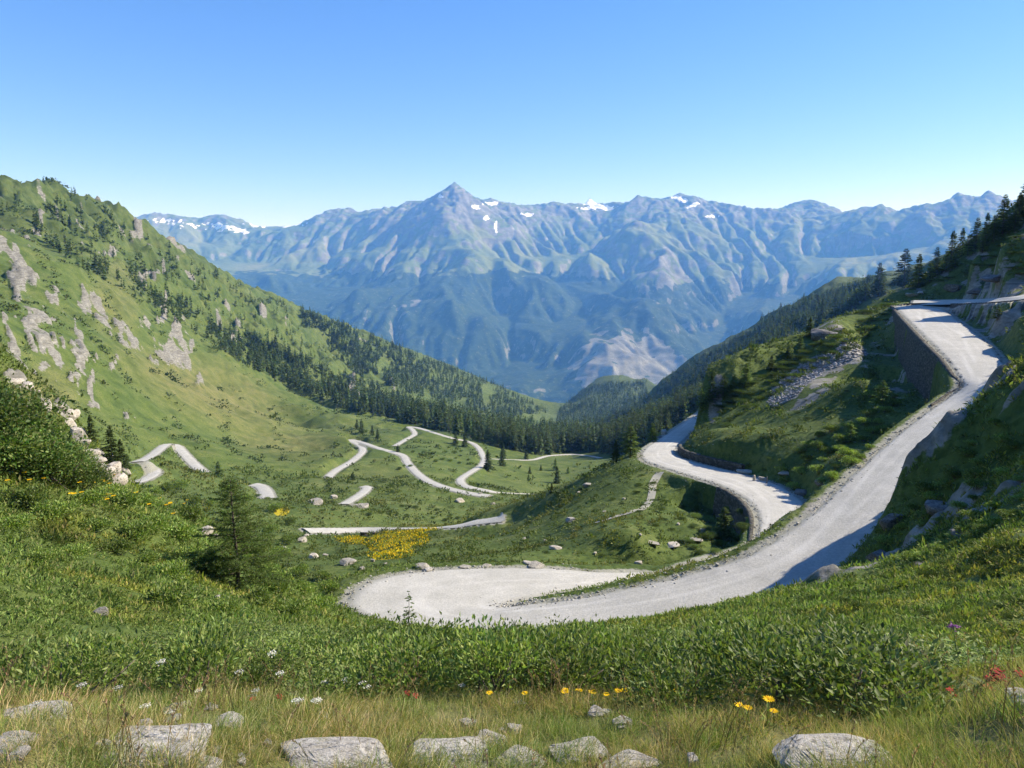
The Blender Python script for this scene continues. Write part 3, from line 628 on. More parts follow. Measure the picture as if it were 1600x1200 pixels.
def mat_far():
    m, nt, b = nodes('far_rock'); n = N(nt); A = n.sep(n.attr('m1').outputs['Color'])
    sx = n.n('ShaderNodeVectorMath', operation='MULTIPLY'); n.l(n.pos(), sx.inputs[0]); sx.inputs[1].default_value = (1, 1, 2.2)
    f1 = n.noise(.0012, 10, .62); f2 = n.noise(.006, 9, .68, sx.outputs[0]); f3 = n.noise(.03, 5, .7)
    past = n.ramp(f1, [(.35, (.07, .105, .035)), (.5, (.12, .155, .055)), (.65, (.185, .20, .09))])
    rock = n.ramp(f2, [(.3, (.085, .085, .078)), (.5, (.165, .165, .15)), (.7, (.29, .285, .265))])
    wood = n.ramp(f3, [(.35, (.012, .028, .012)), (.6, (.03, .055, .02)), (.75, (.07, .09, .035))])
    c = n.mix(n.ramp(n.math('ADD', A[1], n.math('MULTIPLY', n.math('SUBTRACT', f2, .5), 1.1)), [(.35, 0), (.6, 1)]), past, rock)
    c = n.mix(n.ramp(n.math('ADD', A[0], n.math('MULTIPLY', n.math('SUBTRACT', f2, .5), 1.3)), [(.4, 0), (.55, 1)]), c, wood)
    rq = n.n('ShaderNodeTexNoise', noise_type='RIDGED_MULTIFRACTAL'); rq.inputs['Scale'].default_value = .0035; rq.inputs['Detail'].default_value = 9; rq.inputs['Roughness'].default_value = .62; n.l(sx.outputs[0], rq.inputs['Vector'])
    c = n.mix(n.ramp(rq.outputs['Fac'], [(.25, 0), (.75, .6)]), c, (.05, .065, .04)); c = n.mix(n.ramp(f3, [(.58, 0), (.72, .4)]), c, (.36, .35, .31))
    c = n.mix(n.ramp(n.math('ADD', A[2], n.math('MULTIPLY', n.math('SUBTRACT', f3, .5), .8)), [(.5, 0), (.6, 1)]), c, (.85, .87, .9))
    n.l(c, b.inputs['Base Color']); rn = n.n('ShaderNodeTexNoise', noise_type='RIDGED_MULTIFRACTAL'); rn.inputs['Scale'].default_value = .005; rn.inputs['Detail'].default_value = 8; rn.inputs['Roughness'].default_value = .6; n.l(sx.outputs[0], rn.inputs['Vector']); n.l(n.bump(n.math('ADD', rn.outputs['Fac'], n.math('MULTIPLY', f3, .4)), .9, 16), b.inputs['Normal'])
    return m
fme = mesh('mountain_range', np.stack([FX, FY, FZ], -1).reshape(-1, 3)*1000, grid_faces(*FX.shape), mat_far(), True, fat)
tag(link('mountain_range', fme), kind='structure')
# ================================================================ plants: generators
def mat_leaf(name, trans=.3, rough=.55, spec=.3):
    m, nt, b = nodes(name); n = N(nt)
    a = n.attr('tint').outputs['Color']
    oi = n.n('ShaderNodeObjectInfo')
    hs = n.n('ShaderNodeHueSaturation'); n.l(a, hs.inputs['Color'])
    mr = n.n('ShaderNodeMapRange'); n.l(oi.outputs['Random'], mr.inputs[0]); mr.inputs[3].default_value = .62; mr.inputs[4].default_value = 1.32; n.l(mr.outputs[0], hs.inputs['Value'])
    b.inputs['Roughness'].default_value = rough; b.inputs['Specular IOR Level'].default_value = spec
    n.l(hs.outputs[0], b.inputs['Base Color'])
    t = n.n('ShaderNodeBsdfTranslucent'); tc = n.mix(1.0, hs.outputs[0], (1.1, 1.25, .55), 'MULTIPLY'); n.l(tc, t.inputs['Color'])
    mx = n.n('ShaderNodeMixShader'); mx.inputs[0].default_value = trans
    n.l(b.outputs[0], mx.inputs[1]); n.l(t.outputs[0], mx.inputs[2])
    n.l(mx.outputs[0], nt.nodes['Material Output'].inputs['Surface'])
    return m
M_LEAF = mat_leaf('leaf', .36, .55, .25); M_NEEDLE = mat_leaf('needle', .36, .7, .15); M_GRASS = mat_leaf('grass_blade', .3, .65, .2)
def mat_bark():
    m, nt, b = nodes('bark'); n = N(nt); f = n.noise(14, 6, .7)
    n.l(n.ramp(f, [(.3, (.05, .04, .032)), (.6, (.15, .125, .105)), (.8, (.26, .24, .21))]), b.inputs['Base Color']); n.l(n.bump(f, .6, .02), b.inputs['Normal'])
    return m
M_BARK = mat_bark()
def unit(a): return a/(np.linalg.norm(a, axis=-1, keepdims=True)+1e-9)
def leafquads(P, D, Nn, L, W, C, bend=.15):
    """rhombic leaves: base P, direction D, face normal Nn, length L, width W"""
    n = len(P); D = unit(D); S = unit(np.cross(D, Nn)); Nn = np.cross(S, D)
    L = np.broadcast_to(L, (n,))[:, None]; W = np.broadcast_to(W, (n,))[:, None]
    V = np.stack([P, P+D*L*.45+S*W*.5+Nn*L*bend*.6, P+D*L, P+D*L*.45-S*W*.5+Nn*L*bend*.6], 1).reshape(-1, 3)
    i = np.arange(n)*4
    T = np.concatenate([np.c_[i, i+1, i+2], np.c_[i, i+2, i+3]])
    return V, T, np.repeat(C, 4, 0)
def pal(cols, n, rng, jit=.18):
    cols = np.array(cols)*(1.14 if cols is GREEN1 or cols is LARCH else 1.); c = cols[rng.integers(0, len(cols), n)]
    return np.clip(c*(1+jit*rng.standard_normal((n, 1)))*(1+.06*rng.standard_normal((n, 3))), .004, .9)
GREEN1 = [(.15, .21, .045), (.20, .265, .06), (.12, .18, .04), (.28, .33, .10), (.17, .22, .08)]
GREEN2 = [(.105, .155, .042), (.135, .19, .048), (.17, .215, .06), (.21, .24, .08)]
GREY_G = [(.20, .25, .13), (.26, .30, .19), (.16, .21, .10), (.32, .36, .25)]
CONIF = [(.070, .105, .036), (.092, .132, .044), (.058, .088, .034), (.12, .155, .055)]
LARCH = [(.11, .165, .042), (.15, .21, .055), (.09, .14, .04), (.19, .245, .08)]
def shrub(name, seed, rx, h, nleaf, L, W, cols, lumps=7, stems=6, up=.5, mat=None, twiggy=0):
    """origin at the base of the plant; returns an Empty with foliage and stem children"""
    rng = np.random.default_rng(seed)
    ang = rng.random(lumps)*6.28; rr = rx*.55*np.sqrt(rng.random(lumps)); c = np.c_[np.cos(ang)*rr, np.sin(ang)*rr, h*(.35+.4*rng.random(lumps))]
    s = rx*(.38+.25*rng.random(lumps)); sz = h*(.32+.2*rng.random(lumps)); s[0] = rx*.6; c[0] = (0, 0, h*.4)
    k = rng.integers(0, lumps, nleaf); d = unit(rng.standard_normal((nleaf, 3))); d[:, 2] = np.where(d[:, 2] < -.35, -d[:, 2], d[:, 2])
    rad = rng.random(nleaf)**.35*(1+.12*rng.standard_normal(nleaf))
    P = c[k]+d*rad[:, None]*np.c_[s[k], s[k], sz[k]]
    P[:, 2] = np.maximum(P[:, 2], .02*h*rng.random(nleaf))
    D = unit(d*.8+rng.standard_normal((nleaf, 3))*.55+np.array([0, 0, up]))
    Nn = unit(d*.5+rng.standard_normal((nleaf, 3))*.6+np.array([.25, 0, .6]))
    V, T, C = leafquads(P, D, Nn, L*(.7+.6*rng.random(nleaf)), W*(.7+.6*rng.random(nleaf)), pal(cols, nleaf, rng))
    b = MB(); b.add(V, None, T, C)
    root = empty(name)
    link('foliage', b.mesh('foliage', mat or M_LEAF), root)
    t = MB()
    for i in range(stems):
        j = i % lumps; e = c[j]+rng.standard_normal(3)*.1*rx
        P0 = np.array([rng.normal()*.08*rx, rng.normal()*.08*rx, -.06*h]); mid = (P0+e)/2+rng.standard_normal(3)*.06*rx
        t.tube(np.array([P0, mid, e]), [rx*.022, rx*.016, rx*.008], 5)
    link('stem', t.mesh('stem', M_BARK), root)
    return root
def conifer(name, seed, h, nb, cards, r0=.26, cols=CONIF, droop=.35, bare=.1, taper=.85, trunk=.022, mat=None, lean=0, gaps=.25):
    rng = np.random.default_rng(seed); V = []; Ds = []; Ns = []; Ls = []; Ws = []
    t = np.sort(rng.random(nb))**.92; z = h*(bare+(1-bare)*t); az = np.arange(nb)*2.399+rng.normal(0, .5, nb)
    bl = h*r0*((1-t)**taper*.93+.05)*(.62+.55*rng.random(nb))*np.where(rng.random(nb) < gaps, .55, 1)*(1+.25*np.cos(az-rng.random()*6))
    up0 = .35*t-.12
    for i in range(nb):
        s = (np.arange(cards)+rng.random(cards))/cards; s = .12+.88*s
        dr = np.array([math.cos(az[i]), math.sin(az[i]), 0]); x = s*bl[i]
        P = dr*x[:, None]; P[:, 2] = z[i]+x*up0[i]-droop*x*x/(h*r0)*.6+.25*droop*np.maximum(x-bl[i]*.7, 0)
        side = np.array([-dr[1], dr[0], 0]); w = rng.normal(0, 1, cards)*.28*bl[i]*(1-.5*s)
        P = P+side*w[:, None]*.5
        D = dr*(.5+.5*rng.random((cards, 1)))+side*np.sign(w)[:, None]*rng.random((cards, 1))+np.array([0, 0, -.25])*rng.random((cards, 1))
        V.append(P); Ds.append(D); Ns.append(np.array([0, 0, 1.])+rng.standard_normal((cards, 3))*.45); 
        Ls.append(h*.075*(.6+.7*rng.random(cards))*(1-.68*t[i])); Ws.append(h*.040*(.6+.7*rng.random(cards))*(1-.5*t[i]))
    V = np.concatenate(V); n = len(V)
    A, T, C = leafquads(V, np.concatenate(Ds), np.concatenate(Ns), np.concatenate(Ls), np.concatenate(Ws), pal(cols, n, rng))
    b = MB(); b.add(A, None, T, C)
    # leader
    root = empty(name); link('crown', b.mesh('crown', mat or M_NEEDLE), root)
    q = MB(); zz = np.linspace(-.04*h, h, 6); tr = h*trunk
    P = np.c_[np.cumsum(rng.normal(0, .006*h, 6)), np.cumsum(rng.normal(0, .006*h, 6)), zz]; P[0, :2] = 0
    q.tube(P, tr*(1-zz/h*.93).clip(.05, 1.05), 6)
    link('trunk', q.mesh('trunk', M_BARK), root)
    return root
def tree_arrays(seed, nb, cards, r0, cols):
    """a light far tree of unit height as bare arrays (for the wood)"""
    rng = np.random.default_rng(seed); t = np.sort(rng.random(nb)); z = .08+.92*t; az = rng.random(nb)*6.28
    bl = r0*((1-t)**.8+.06)*(.7+.5*rng.random(nb)); dr = np.c_[np.cos(az), np.sin(az), np.zeros(nb)]
    P = np.c_[np.zeros((nb, 2)), z+.03]; D = dr+np.array([0, 0, -.35]); Nn = np.array([0, 0, 1.])+rng.standard_normal((nb, 3))*.5
    V, T, C = leafquads(P, D, Nn, bl*1.15, .11+.25*bl, pal(cols, nb, rng), 0)
    tv = np.array([[.018, 0, -.05], [-.012, .015, -.05], [-.012, -.015, -.05], [0, 0, .9]]); tt = np.array([[0, 1, 3], [1, 2, 3], [2, 0, 3]])
    T = np.concatenate([T, tt+len(V)]); V = np.r_[V, tv]; C = np.r_[C, np.tile([.09, .075, .06], (4, 1))]
    return V, T, C
def merge_instances(protos, pos, sc, rz, which, tintmul=None):
    VV = []; TT_ = []; CC = []; off = 0
    for k, (V, T, C) in enumerate(protos):
        m = which == k; n = int(m.sum())
        if not n: continue
        c, s = np.cos(rz[m])[:, None], np.sin(rz[m])[:, None]; S = sc[m]
        S = S if S.ndim == 2 else np.stack([S]*3, 1)
        x = V[None, :, 0]*c-V[None, :, 1]*s; y = V[None, :, 0]*s+V[None, :, 1]*c
        W = np.stack([x*S[:, :1], y*S[:, 1:2], V[None, :, 2]*S[:, 2:3]*np.ones_like(x)], -1)+pos[m][:, None]
        VV.append(W.reshape(-1, 3)); TT_.append((T[None]+np.arange(n)[:, None, None]*len(V)).reshape(-1, T.shape[1])+off)
        cc = np.tile(C, (n, 1))
        if tintmul is not None: cc = cc*np.repeat(tintmul[m], len(V), 0)
        CC.append(cc); off += n*len(V)
    return np.concatenate(VV), np.concatenate(TT_), np.concatenate(CC)
def in_poly(u, v, poly):
    poly = np.array(poly, float); inside = np.zeros(len(u), bool); j = len(poly)-1
    for i in range(len(poly)):
        a, b = poly[i], poly[j]
        c = ((a[1] > v) != (b[1] > v)) & (u < (b[0]-a[0])*(v-a[1])/(b[1]-a[1]+1e-12)+a[0]); inside ^= c; j = i
    return inside
# vectorised "what ground does this pixel see" over the finished terrain
TGRID = GZ/RR; TMAX = np.maximum.accumulate(TGRID, 0)
def hits(u, v, rmin=1.5, rmax=4200):
    th, t = th_tan(u, v); j = np.clip(np.round(np.interp(th, TH, np.arange(len(TH)))).astype(int), 0, len(TH)-1)
    k0 = int((math.log(rmin)-LR[0])/(LR[1]-LR[0])); out = np.full((len(u), 3), np.nan)
    for jj in np.unique(j):
        m = np.nonzero(j == jj)[0]; col = np.maximum.accumulate(TGRID[k0:, jj]); k = np.searchsorted(col, t[m])
        ok = k < len(col); k = np.minimum(k, len(col)-1)
        r = np.exp(LR[k0+k]); r = np.where(ok & (r < rmax), r, np.nan)
        out[m, 0] = np.sin(th[m])*r; out[m, 1] = np.cos(th[m])*r
    out[:, 2] = zat(out[:, 0], out[:, 1])
    out[:, 2] = np.where(np.isnan(out[:, 0]), np.nan, out[:, 2])
    return out
def grab(A, X, Y):
    i, j = idx(np.arctan2(X, Y), .5*np.log(X*X+Y*Y+1e-9)); return bil(A, i, j)
# ================================================================ forests and single trees
rngT = np.random.default_rng(21)
REG = [  # polygon in the photo, trees, mean height m, min distance
 ([(0,335),(60,372),(130,425),(210,465),(300,522),(380,572),(460,612),(540,640),(620,655),(700,668),(640,640),(560,612),(470,575),(380,530),(300,485),(210,432),(120,392),(40,345),(0,322)], 1000, 10.5, 250, 'slope'),
 ([(330,540),(420,590),(500,632),(560,648),(640,664),(720,680),(700,640),(600,610),(500,575),(400,530)], 750, 11.5, 350, 'slope'),
 ([(560,640),(640,662),(720,682),(790,703),(850,712),(905,706),(955,708),(962,685),(900,672),(820,664),(740,652),(660,640),(590,628)], 1350, 15, 380, 'belt'),
 ([(110,305),(200,358),(350,435),(500,491),(640,547),(700,640),(520,620),(350,520),(200,430),(60,340)], 380, 9, 400, 'high'),
 ([(440,475),(540,512),(640,550),(760,595),(860,645),(790,655),(700,635),(560,590)], 2700, 11.5, 700, 'high'),
 ([(240,395),(350,437),(500,492),(640,548),(760,597),(860,645),(850,650),(640,562),(480,500),(340,450)], 520, 10, 700, 'high'),
 ([(868,662),(875,640),(905,612),(940,600),(1010,598),(1012,625),(985,655),(950,668)], 1500, 12, 1300, 'hill'),
 ([(955,690),(985,650),(1050,588),(1150,533),(1250,475),(1350,444),(1390,440),(1330,490),(1250,540),(1180,585),(1110,640),(1000,695)], 3600, 12.5, 480, 'right'),
 ([(1180,500),(1250,472),(1350,443),(1380,440),(1300,480),(1200,540)], 420, 11, 900, 'right'),
 ([(860,668),(960,672),(1060,640),(1110,622),(1100,640),(1020,700),(960,712),(880,705)], 560, 15, 420, 'foot'),
]
FT_ = []
for poly, n, h, rm, kind in REG:
    P = np.array(poly, float); lo = P.min(0); hi = P.max(0); m = n*6
    u = rngT.uniform(lo[0], hi[0], m); v = rngT.uniform(lo[1], hi[1], m)
    cl = fbm(u/34, v/20, 3, 17); k = in_poly(u, v, poly)
    if kind in ('high', 'slope'): k &= (cl > (-.08 if kind == 'slope' else -.05)-.0004*(u-200).clip(0, 600))
    if kind == 'right': k &= ~(in_poly(u, v, [(1170,590),(1190,545),(1250,515),(1300,500),(1290,520),(1225,560)]) & (rngT.random(m) < .8))
    u = u[k][:n]; v = v[k][:n]; H = hits(u, v, rm); ok = ~np.isnan(H[:, 0]); H = H[ok]
    hh = h*np.clip(1+.22*rngT.standard_normal(len(H)), .45, 1.5)
    FT_.append((H, hh, kind))
pos = np.concatenate([a for a, _, _ in FT_]); hh = np.concatenate([b for _, b, _ in FT_]); kinds = np.concatenate([[k]*len(a) for a, _, k in FT_])
dist = np.hypot(pos[:, 0], pos[:, 1]); app = hh/dist
# keep clear of the roads
nr = grab(nearroad, pos[:, 0], pos[:, 1]); keep = nr > 4
pos, hh, kinds, dist, app = pos[keep], hh[keep], kinds[keep], dist[keep], app[keep]
pos[:, 2] = zat(pos[:, 0], pos[:, 1])-.15
order = np.argsort(-app); NBIG = 170
big, rest = order[:NBIG], order[NBIG:]
VAR = [conifer('conifer', 100+i, 1.0, 60, 9, r0=.20+.02*(i % 3), cols=CONIF if i % 2 else [(.10,.135,.045),(.12,.15,.055),(.08,.115,.04)], bare=.14, trunk=.014, gaps=.2) for i in range(4)]
VLAB = {'belt': ('tall slender conifer at the front of the dense dark wood across the valley', 'conifers of the wood across the valley'),
 'foot': ('conifer in the wood at the foot of the shaded far right slope', 'conifers below the shaded slope'),
 'slope': ('dark conifer in the diagonal band of trees on the grassy rocky mountainside', 'conifers in the band on the grassy mountainside'),
 'high': ('small conifer high on the grassy mountainside', 'small conifers high on the mountainside'),
 'hill': ('small conifer on the round wooded hill in the valley gap', 'conifers on the round hill'),
 'right': ('conifer on the steep shaded slope beyond the gravel road', 'conifers on the steep shaded slope')}
used = set()
for q, i in enumerate(big):
    k = q % 4; s = hh[i]; sc = (s, s, s)
    if k not in used:
        o = VAR[k]; o.location = pos[i]; o.scale = sc; o.rotation_euler = (0, 0, rngT.random()*6); used.add(k)
    else: o = copy_thing(VAR[k], pos[i], rngT.random()*6.28, sc)
    lb, gp = VLAB[str(kinds[i])]; tag(o, lb, 'tree', gp)
far = [tree_arrays(300+i, 40, 1, .20, [(.06, .095, .033), (.08, .12, .04), (.10, .135, .045)]) for i in range(4)]+[tree_arrays(310+i, 40, 1, .22, [(.085,.12,.04),(.11,.14,.05),(.07,.10,.035)]) for i in range(3)]
def wood(name, sel, seed):
    if not len(sel): return
    rng = np.random.default_rng(seed); n = len(sel)
    mul = np.clip(1+.22*rng.standard_normal((n, 1)), .5, 1.7)*np.ones((1, 3))
    V, T, C = merge_instances(far, pos[sel], hh[sel], rng.random(n)*6.28, rng.integers(0, len(far), n), mul)
    tag(link(name, mesh(name, V, T, M_NEEDLE, False, {'tint': C})), kind='stuff')
lk = np.isin(kinds, ['slope', 'high', 'belt', 'foot'])
wood('distant_wood', rest, 5)
# ---------------------------------------------------------------- single conifers one can point at
LT = [conifer('spruce', 501, 1.0, 150, 30, r0=.34, cols=CONIF, bare=.06, trunk=.02), conifer('spruce', 502, 1.0, 150, 30, r0=.30, cols=CONIF, bare=.05, trunk=.02),
      conifer('larch', 503, 1.0, 140, 26, r0=.36, cols=LARCH, bare=.08, trunk=.018, gaps=.35), conifer('larch', 504, 1.0, 120, 26, r0=.33, cols=LARCH, bare=.1, trunk=.018, gaps=.4)]
SINGLE = [ # u, v base, height px, kind, width factor, label, group
 (1372,462,52,0,1.0,'dark conifer standing alone left of the tall pair above the hairpin',None),
 (1412,450,62,0,1.15,'tallest dark conifer above the top of the gravel road',None),
 (1434,448,52,1,1.0,'dark conifer close beside the tallest one above the road top',None),
 (1452,440,30,2,1.2,'pale green bushy larch at the foot of the dark conifers above the road top',None),
 (1462,430,44,0,1.0,None,'conifers lining the ridge above the road'),(1486,410,50,1,1.0,None,'conifers lining the ridge above the road'),(1478,425,34,3,1.3,None,'conifers lining the ridge above the road'),
 (1502,400,44,1,.9,None,'conifers lining the ridge above the road'),(1524,392,52,0,1.05,None,'conifers lining the ridge above the road'),(1512,400,34,2,1.2,None,'conifers lining the ridge above the road'),(1540,380,48,1,.9,None,'conifers lining the ridge above the road'),
 (1566,366,62,0,1.0,'tall layered spruce on the ridge near the edge of the view',None),(1552,378,40,2,1.2,None,'conifers lining the ridge above the road'),(1590,352,50,1,.85,None,'conifers lining the ridge above the road'),(1600,340,60,0,.9,None,'conifers lining the ridge above the road'),(1585,362,34,2,1.2,None,'conifers lining the ridge above the road'),(1535,395,28,3,1.3,None,'conifers lining the ridge above the road'),(1492,418,26,2,1.3,None,'conifers lining the ridge above the road'),
 (1284,505,40,0,1.0,'dark conifer standing over the grey rock outcrop on the spur',None),(1265,525,30,1,1.1,'small dark conifer just below the grey rock outcrop on the spur',None),(1318,480,26,1,1.1,None,'young conifers on the crest of the spur'),(1305,488,30,3,1.1,None,'young conifers on the crest of the spur'),(1250,548,26,2,1.2,None,'young conifers on the crest of the spur'),(1232,560,22,2,1.3,None,'young conifers on the crest of the spur'),(1335,476,26,2,1.2,None,'young conifers on the crest of the spur'),(1352,470,28,3,1.2,None,'young conifers on the crest of the spur'),(1205,578,24,1,1.2,None,'young conifers on the crest of the spur'),
 (1165,600,34,2,1.1,'loose green larch beside the bright end of the road over the spur',None),(1112,628,48,1,.9,'dark conifer behind the road where it leaves the view below the cliff',None),(1130,620,36,2,1.1,None,'larches behind the far bend of the road'),(1095,640,34,3,1.1,None,'larches behind the far bend of the road'),(1145,612,26,2,1.2,None,'larches behind the far bend of the road'),
 (985,712,52,2,1.15,'broad green larch left of the far bend where the spur drops away',None),(962,722,34,1,1.0,'dark conifer on the edge of the spur below the far bend',None),(1000,700,36,3,1.1,None,'larches below the far bend of the road'),(970,706,30,3,1.1,None,'larches below the far bend of the road'),(1020,690,30,2,1.1,None,'larches below the far bend of the road'),
 (1130,842,52,2,1.25,'bright green larch in the hollow under the bend of the lower road',None),
 (1378,635,42,2,1.35,'bright green larch in the shaded gully under the tall retaining wall',None),(1328,690,34,3,1.25,'green larch low in the gully between the two road legs',None),(1558,500,24,2,1.5,'small green larch growing against the upper retaining wall',None),
 (1392,881,22,3,1.2,'tiny yellow green larch on the boulder beside the road',None),
 (175,722,60,0,.95,'dark spruce leaning beside the pale crag on the left slope',None),(190,728,44,1,1.0,'smaller dark spruce at the foot of the pale crag',None),(143,690,44,1,.9,'dark olive spruce behind the pale crag',None),(200,735,28,3,1.1,None,'young larches by the pale crag'),
 (870,755,28,1,.9,'lone dark conifer low in the meadow left of the grassy spur',None),(862,770,16,1,1.0,'small conifer just below the lone one by the grassy spur',None),(868,735,20,3,1.0,None,'scattered saplings in the lower meadow'),
 (745,668,18,0,1.0,None,'conifers beside the forest road'),(762,735,34,0,1.0,'dark conifer at the bend of the valley road by the wood',None),(785,728,26,1,1.0,None,'conifers beside the forest road'),(712,694,20,0,1.0,None,'conifers beside the forest road'),(726,698,24,1,1.0,None,'conifers beside the forest road'),(752,690,26,0,1.0,None,'conifers beside the forest road'),(786,716,24,1,1.0,None,'conifers beside the forest road'),(822,718,18,1,1.0,None,'conifers beside the forest road'),(828,740,12,1,1.0,None,'scattered saplings in the lower meadow'),(845,735,10,1,1.0,None,'scattered saplings in the lower meadow'),(888,740,12,3,1.2,None,'scattered saplings in the lower meadow'),(826,752,12,3,1.1,None,'scattered saplings in the lower meadow'),
 (558,672,18,1,1.0,None,'conifers above the zigzag road'),(565,676,22,0,1.0,None,'conifers above the zigzag road'),(582,680,16,1,1.0,None,'conifers above the zigzag road'),(590,685,16,0,1.0,None,'conifers above the zigzag road'),(622,706,12,0,1.2,None,'conifers above the zigzag road'),(552,750,14,1,1.3,None,'conifers above the zigzag road'),
 (342,745,26,3,1.3,'bushy conifer right of the hairpin at the foot of the left mountain',None),
]
GL = {'conifers lining the ridge above the road': 'conifer in the row climbing the ridge above the top of the gravel road', 'young conifers on the crest of the spur': 'young conifer among bushes on the crest of the rocky spur',
 'larches behind the far bend of the road': 'larch behind the bright road where it disappears round the spur', 'larches below the far bend of the road': 'larch growing on the drop below the far bend of the road',
 'young larches by the pale crag': 'young larch at the lower end of the pale crag', 'scattered saplings in the lower meadow': 'small conifer sapling scattered in the meadow below the wood', 'conifers beside the forest road': 'dark conifer standing beside the thin road at the edge of the wood',
 'conifers above the zigzag road': 'small dark conifer near the zigzag of valley roads'}
fu = set()
def plant(proto_list, k, p, s, rz, first):
    if id(proto_list[k]) not in first:
        first.add(id(proto_list[k])); o = proto_list[k]; o.location = p; o.rotation_euler = (0, 0, rz); o.scale = (s,)*3 if not hasattr(s, '__len__') else s; return o
    return copy_thing(proto_list[k], p, rz, s)
for (u, v, hp, k, wf, lb, gp) in SINGLE:
    p = hit(u, v, 60 if u > 930 or (v < 760 and u > 300) else 30)
    if p is None: p = hit(u, v+6, 60)
    if p is None: print('miss', u, v); continue
    D = p[1]*CP-p[2]*SP; s = hp/F*D; p[2] -= .03*s
    o = plant(LT, k, p, (s*wf, s*wf, s), rngT.random()*6.28, fu)
    tag(o, lb or GL[gp], 'tree', gp)
# ---------------------------------------------------------------- the large near larch on the left slope
def near_larch(seed, h):
    rng = np.random.default_rng(seed); root = empty('larch'); tw = MB(); P_, D_, N_ = [], [], []
    zz = np.linspace(-.15, h, 12); ax = np.c_[.05*np.sin(zz*1.3), .04*np.cos(zz*1.7)-.04, zz]
    tk = MB(); tk.tube(ax, .075*h/4.2*(1-.9*(zz/h).clip(0, 1)), 9)
    nb = 128
    for i in range(nb):
        t = (i+rng.random())/nb; z = h*(.07+.92*t); az = i*2.399+rng.normal(0, .35)
        bl = h*(.46*(1-t)**.8+.04)*(.55+.6*rng.random())
        if rng.random() < .18: bl *= .5
        dr = np.array([math.cos(az), math.sin(az), 0]); m = 9; s = np.linspace(0, 1, m)
        B = np.array([np.interp(z, zz, ax[:, 0]), np.interp(z, zz, ax[:, 1]), z])+dr*(s*bl)[:, None]
        B[:, 2] += bl*(.22*s-.38*s*s+.16*s**3+t*.35*s); B += rng.normal(0, .006*h/4, (m, 3))*s[:, None]
        tw.tube(B, (.014*(1-t*.6)*(1-.8*s)+.002), 4)
        nt_ = int(12*bl/(.3*h))+4; sd_ = np.array([-dr[1], dr[0], 0])
        for j in range(nt_):
            q = .18+.8*(j+rng.random())/nt_; b0 = np.array([np.interp(q, s, B[:, c]) for c in range(3)]); sg = 1 if j % 2 else -1
            l2 = bl*.34*(1.1-q)*(.6+.8*rng.random())+.05; d2 = unit(dr*(.55+.3*rng.random())+sd_*sg*(.6+.5*rng.random())+np.array([0, 0, rng.normal(-.05, .22)]))
            e = b0+d2*l2; tw.tube(np.array([b0, (b0+e)/2+np.array([0, 0, -.01]), e]), [.0045, .003, .0015], 3, cap=False)
            nn = max(4, int(l2/.024)); f = (np.arange(nn)+rng.random(nn))/nn; P_.append(b0+d2*(f*l2)[:, None])
            D_.append(np.tile(d2, (nn, 1))); 
        nn = int(bl/.03); f = .3+.7*rng.random(nn); P_.append(np.c_[[np.interp(f, s, B[:, c]) for c in range(3)]].T); D_.append(np.tile(dr, (nn, 1)))
    P = np.concatenate(P_); D = np.concatenate(D_); n = len(P); k = 5
    P = np.repeat(P, k, 0); D = np.repeat(D, k, 0); rnd = unit(rng.standard_normal((n*k, 3)))
    V, T, C = leafquads(P, unit(D*.45+rnd), unit(rng.standard_normal((n*k, 3))+np.array([.2, 0, .7])), .055*(.6+.7*rng.random(n*k)), .013, np.repeat(pal(LARCH, n, rng, .2), k, 0), .05)
    b = MB(); b.add(V, None, T, C); print('larch needles', n*k)
    link('crown', b.mesh('crown', M_NEEDLE), root); link('trunk', tk.mesh('trunk', M_BARK, True), root); link('branch', tw.mesh('branch', M_BARK), root)
    return root
nl = near_larch(9, 3.9); p = hit(372, 922, 12); nl.location = (p[0], p[1], p[2]-.05)
D = p[1]*CP-p[2]*SP; s = 182/F*D/3.9; nl.scale = (s*1.0, s*1.0, s); print('larch at', p, s)
tag(nl, 'feathery green larch with a dark trunk standing in the herbs on the near slope', 'tree')
sp = conifer('sapling', 77, 1.0, 40, 9, r0=.24, cols=LARCH, bare=.1, trunk=.014, gaps=.4, droop=-.1)
for q, (u, v, hp, lb) in enumerate([(640,985,66,'thin larch sapling rising in front of the wide gravel bend'), (712,990,26,'small sapling with pale shoots just right of the thin larch sapling'), (705,1000,36,None)][:2]):
    p = hit(u, v+8, 4); D = p[1]*CP-p[2]*SP; s = (hp+8)/F*D
    o = sp if q == 0 else copy_thing(sp, (0, 0, 0)); o.location = p; o.scale = (s*1.1, s*1.1, s); o.rotation_euler = (0, 0, q*2); tag(o, lb, 'tree')
# ================================================================ ground cover: nobody could count these
rg = np.random.default_rng(33)
def tuft(seed, n, h, w, spread, cols, lean=.5, mid=True):
    """n blades of unit scale, each bent once"""
    r = np.random.default_rng(seed); a = r.random(n)*6.28; b0 = np.c_[np.cos(a), np.sin(a)]*(spread*np.sqrt(r.random(n)))[:, None]
    d = np.c_[b0/(spread+1e-6)*lean+r.normal(0, lean*.45, (n, 2)), np.ones(n)]; d = unit(d); L = h*(.5+.6*r.random(n))
    P0 = np.c_[b0, np.full(n, -.03*h)]; P1 = P0+d*(L*.55)[:, None]; P2 = P0+unit(d*[1.6, 1.6, 1])*(L)[:, None]
    s = unit(np.cross(d, np.c_[np.cos(a+1.2), np.sin(a+1.2), np.zeros(n)]))*w
    V = np.stack([P0-s*.5, P0+s*.5, P1+s*.45, P1-s*.45, P2], 1).reshape(-1, 3); i = np.arange(n)*5
    T = np.concatenate([np.c_[i, i+1, i+2], np.c_[i, i+2, i+3], np.c_[i+3, i+2, i+4]])
    return V, T, np.repeat(pal(cols, n, r), 5, 0)
